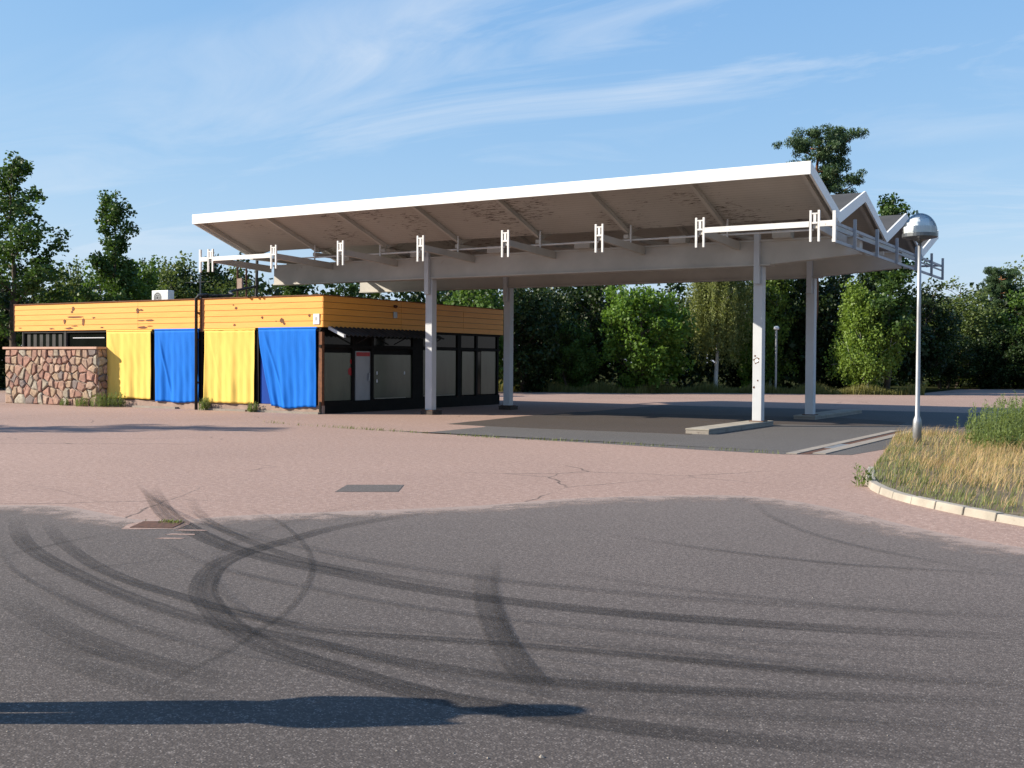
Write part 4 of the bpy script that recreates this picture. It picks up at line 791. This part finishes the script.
# right
tree('olive',1,7,3.4, 958,80,8.0,1.55,2.0,'light green tree right of the street lamp'); tree('dark',1,6.5,4.6, 920,72,6.5,1.0,4.4,'dark tree just behind the lamp pole')
tree('olive',2,7,3.4, 1012,84,9.6,1.25,1.1,'tall pale-topped tree at the right picture edge'); tree('dark',2,6.5,4.6, 990,77.5,4.5,1.3,2.0,'dark low tree added as the shade below the tall pale-topped one'); tree('dark',1,6.5,4.6, 945,76.5,4.2,1.3,3.0,'dark low bush added as the shade right of the lamp pole'); tree('dark',1,6.5,4.6, 1030,77,4.8,1.3,.6,'dark low bush added as the shade at the right picture edge'); tree('pine',1,14.5,5.6, 1003,82,8.6,.9,2.4,'short pine with reddish trunk near right edge')  # the low dark trees are added in place of shade under the crowns
tree('sapling',1,6.5,4.4, 1040,78,7.6,1.0,.1,'green tree cut by the right picture edge'); tree('dark',2,6.5,4.6, 1095,80,8.0,1.0,.7,'dark tree beyond the right picture edge')
# outside the picture on the left: its crown's shadow lies over the lot
tree('aspen',1,11,4.6, (-34.0,10.0,0),0,9.6,1.0,.0,'aspen left of the view whose shadow crosses the lot')
# dense wood behind as one mass
rng = np.random.default_rng(5); C = []; rad = []
for k in range(150):
    px = rng.uniform(-260,1300); d = rng.uniform(66,84) if px < 900 else rng.uniform(80,96); p = spot(px, d); h = (rng.uniform(5.6,8.0) if px > 340 else rng.uniform(6.2,8.2))*(1 if px < 430 or px > 900 else .97); wd = rng.uniform(3.6,5.4)
    for q in range(70):
        v = rng.normal(size=3); v /= np.linalg.norm(v); t = rng.random()**.4; z = .48+.5*v[2]*t; C.append(np.array([p.x+v[0]*wd*.5*t, p.y+v[1]*wd*.5*t, max(.2,z*h)])); rad.append(rng.uniform(.4,.85))
C2 = []; r2 = []                                                     # unseen wood round the lot behind the viewer, added to cut low sky light
for k in range(190):
    a = rng.uniform(0,2*math.pi); d_ = Vector((math.cos(a),math.sin(a),0))
    if d_.dot(_F) > .62: continue
    rr_ = rng.uniform(74,95); hh = rng.uniform(7,12); w2 = rng.uniform(5,7.5)
    for q in range(34):
        v = rng.normal(size=3); v /= np.linalg.norm(v); t = rng.random()**.4; C2.append(np.array([d_.x*rr_+v[0]*w2*.5*t, d_.y*rr_+v[1]*w2*.5*t, max(.3,(.48+.5*v[2]*t)*hh)])); r2.append(rng.uniform(.8,1.4))
wr_ = bpy.data.objects.new('woodland', leaf_mesh('woodland', clump_cloud(C2, r2, 3), LEAF['mid'], .95, .75)); COL.objects.link(wr_); wr_['kind'] = 'stuff'; tag(wr_, 'unseen green woodland behind the viewer, added to cut low sky light', 'woodland')
me = leaf_mesh('woodland', clump_cloud(C, rad, 9), LEAF['dark'], .36, .7); wo_ = bpy.data.objects.new('woodland', me); COL.objects.link(wo_); wo_['kind'] = 'stuff'; tag(wo_, 'dense dark mixed woodland behind the lot', 'woodland')

# ================================================================== PERSON outside the picture, left: throws the long foreground shadow
px0, py0 = -5.27, 2.86
pn = thing('person', (px0,py0,0), 'standing person whose long shadow falls across the foreground asphalt', 'person', rz=math.radians(33))
J = {'pelvis':((0,0,.95),.155),'waist':((0,0,1.10),.135),'chest':((0,0,1.32),.155),'neckb':((0,0,1.47),.075),'neck':((.005,0,1.52),.055),'head':((.015,0,1.60),.082),'headt':((.02,0,1.69),.080),'headx':((.02,0,1.745),.05),
     'shl':((0,.15,1.42),.075),'ell':((-.03,.20,1.15),.055),'wrl':((.12,.16,.98),.036),'hal':((.18,.14,.93),.036),'shr':((0,-.15,1.42),.075),'elr':((-.03,-.20,1.15),.055),'wrr':((.12,-.16,.98),.036),'har':((.18,-.14,.93),.036),
     'hil':((0,.085,.88),.12),'knl':((.02,.085,.50),.088),'anl':((-.02,.085,.09),.075),'tol':((.16,.09,.05),.05),'hir':((0,-.085,.88),.12),'knr':((.02,-.085,.50),.088),'anr':((-.02,-.085,.09),.075),'tor':((.16,-.09,.05),.05)}
ks = list(J); E_ = [('pelvis','waist'),('waist','chest'),('chest','neckb'),('neckb','neck'),('neck','head'),('head','headt'),('headt','headx'),('chest','shl'),('shl','ell'),('ell','wrl'),('wrl','hal'),('chest','shr'),('shr','elr'),('elr','wrr'),('wrr','har'),('pelvis','hil'),('hil','knl'),('knl','anl'),('anl','tol'),('pelvis','hir'),('hir','knr'),('knr','anr'),('anr','tor')]
vs_ = [J[k][0] for k in ks]; rs = [J[k][1] for k in ks]; ed = [(ks.index(a),ks.index(b)) for a,b in E_]
for sd, wr in ((1,'hal'),(-1,'har')):                                  # five fingers per hand
    hx, hy, hz = J[wr][0]
    for f in range(5):
        off = (f-1.5)*.02; a = len(vs_)
        if f < 4: vs_ += [(hx+off+.005,hy,hz-.05),(hx+off+.018,hy-.006*sd,hz-.085-.006*(f%3)),(hx+off+.035,hy-.012*sd,hz-.11-.006*(f%3))]
        else: vs_ += [(hx+.045,hy-.01*sd,hz+.0),(hx+.062,hy-.018*sd,hz-.03),(hx+.07,hy-.022*sd,hz-.055)]
        rs += [.010,.009,.008]; ed += [(ks.index(wr),a),(a,a+1),(a+1,a+2)]
me = bpy.data.meshes.new('body'); me.from_pydata(vs_, ed, []); bo = bpy.data.objects.new('body', me); COL.objects.link(bo); bo.parent = pn
sm = bo.modifiers.new('skin','SKIN'); sm.use_smooth_shade = True
lay = me.skin_vertices[0] if me.skin_vertices else None
if lay is None:
    bm = bmesh.new(); bm.from_mesh(me); bm.verts.layers.skin.verify(); bm.to_mesh(me); bm.free(); lay = me.skin_vertices[0]
for i, r in enumerate(rs): lay.data[i].radius = (r,r); lay.data[i].use_root = (i == 0)
sb = bo.modifiers.new('smooth','SUBSURF'); sb.levels = 1; sb.render_levels = 1
def m_body():
    m, t, b, o = material('clothed_body'); s_ = t.nodes.new('ShaderNodeSeparateXYZ'); t.links.new(coords(t,'Object'), s_.inputs[0])
    cc = mixc(t, rng_(t,s_.outputs[2],.949,.951), (.07,.075,.09), (.10,.13,.20)); cc = mixc(t, rng_(t,s_.outputs[2],1.499,1.501), cc, (.52,.33,.24)); ay = t.nodes.new('ShaderNodeMath'); ay.operation = 'ABSOLUTE'; t.links.new(s_.outputs[1], ay.inputs[0])
    hand = math_(t,'MULTIPLY', rng_(t,s_.outputs[0],.135,.137), rng_(t,s_.outputs[2],.60,.62)); cc = mixc(t, hand, cc, (.52,.33,.24)); cc = mixc(t, rng_(t,s_.outputs[2],.051,.049), cc, (.03,.025,.02)); t.links.new(cc, b.inputs['Base Color']); b.inputs['Roughness'].default_value = .8; return m
me.materials.append(m_body())
def local(mb, name, mat): o = mb.build(name, mat, pn, org=(0,0,0), smooth=True); return o
local(MB().lathe([(.0,.135),(.06,.125),(.09,.09),(.098,.04),(.095,-.02),(.06,-.06)], (.012,0,1.66), 18), 'hair', 'hair')
fm = MB(); fm.lathe([(0,.008),(.008,0),(0,-.008)], (.098,.032,1.64), 8); fm.lathe([(0,.008),(.008,0),(0,-.008)], (.098,-.032,1.64), 8); local(fm, 'eyes', 'black')
local(MB().add([(.098,-.012,1.60),(.098,.012,1.60),(.122,0,1.602),(.096,0,1.64)],[(0,1,2),(1,3,2),(3,0,2)]), 'nose', 'skin'); local(MB().box((.090,-.022,1.566),(.102,.022,1.574)), 'mouth', 'red')
for sd in (-1,1): local(MB().lathe([(0,.03),(.016,.015),(.018,-.01),(0,-.03)], (.01,.088*sd,1.62), 8), 'ear', 'skin')
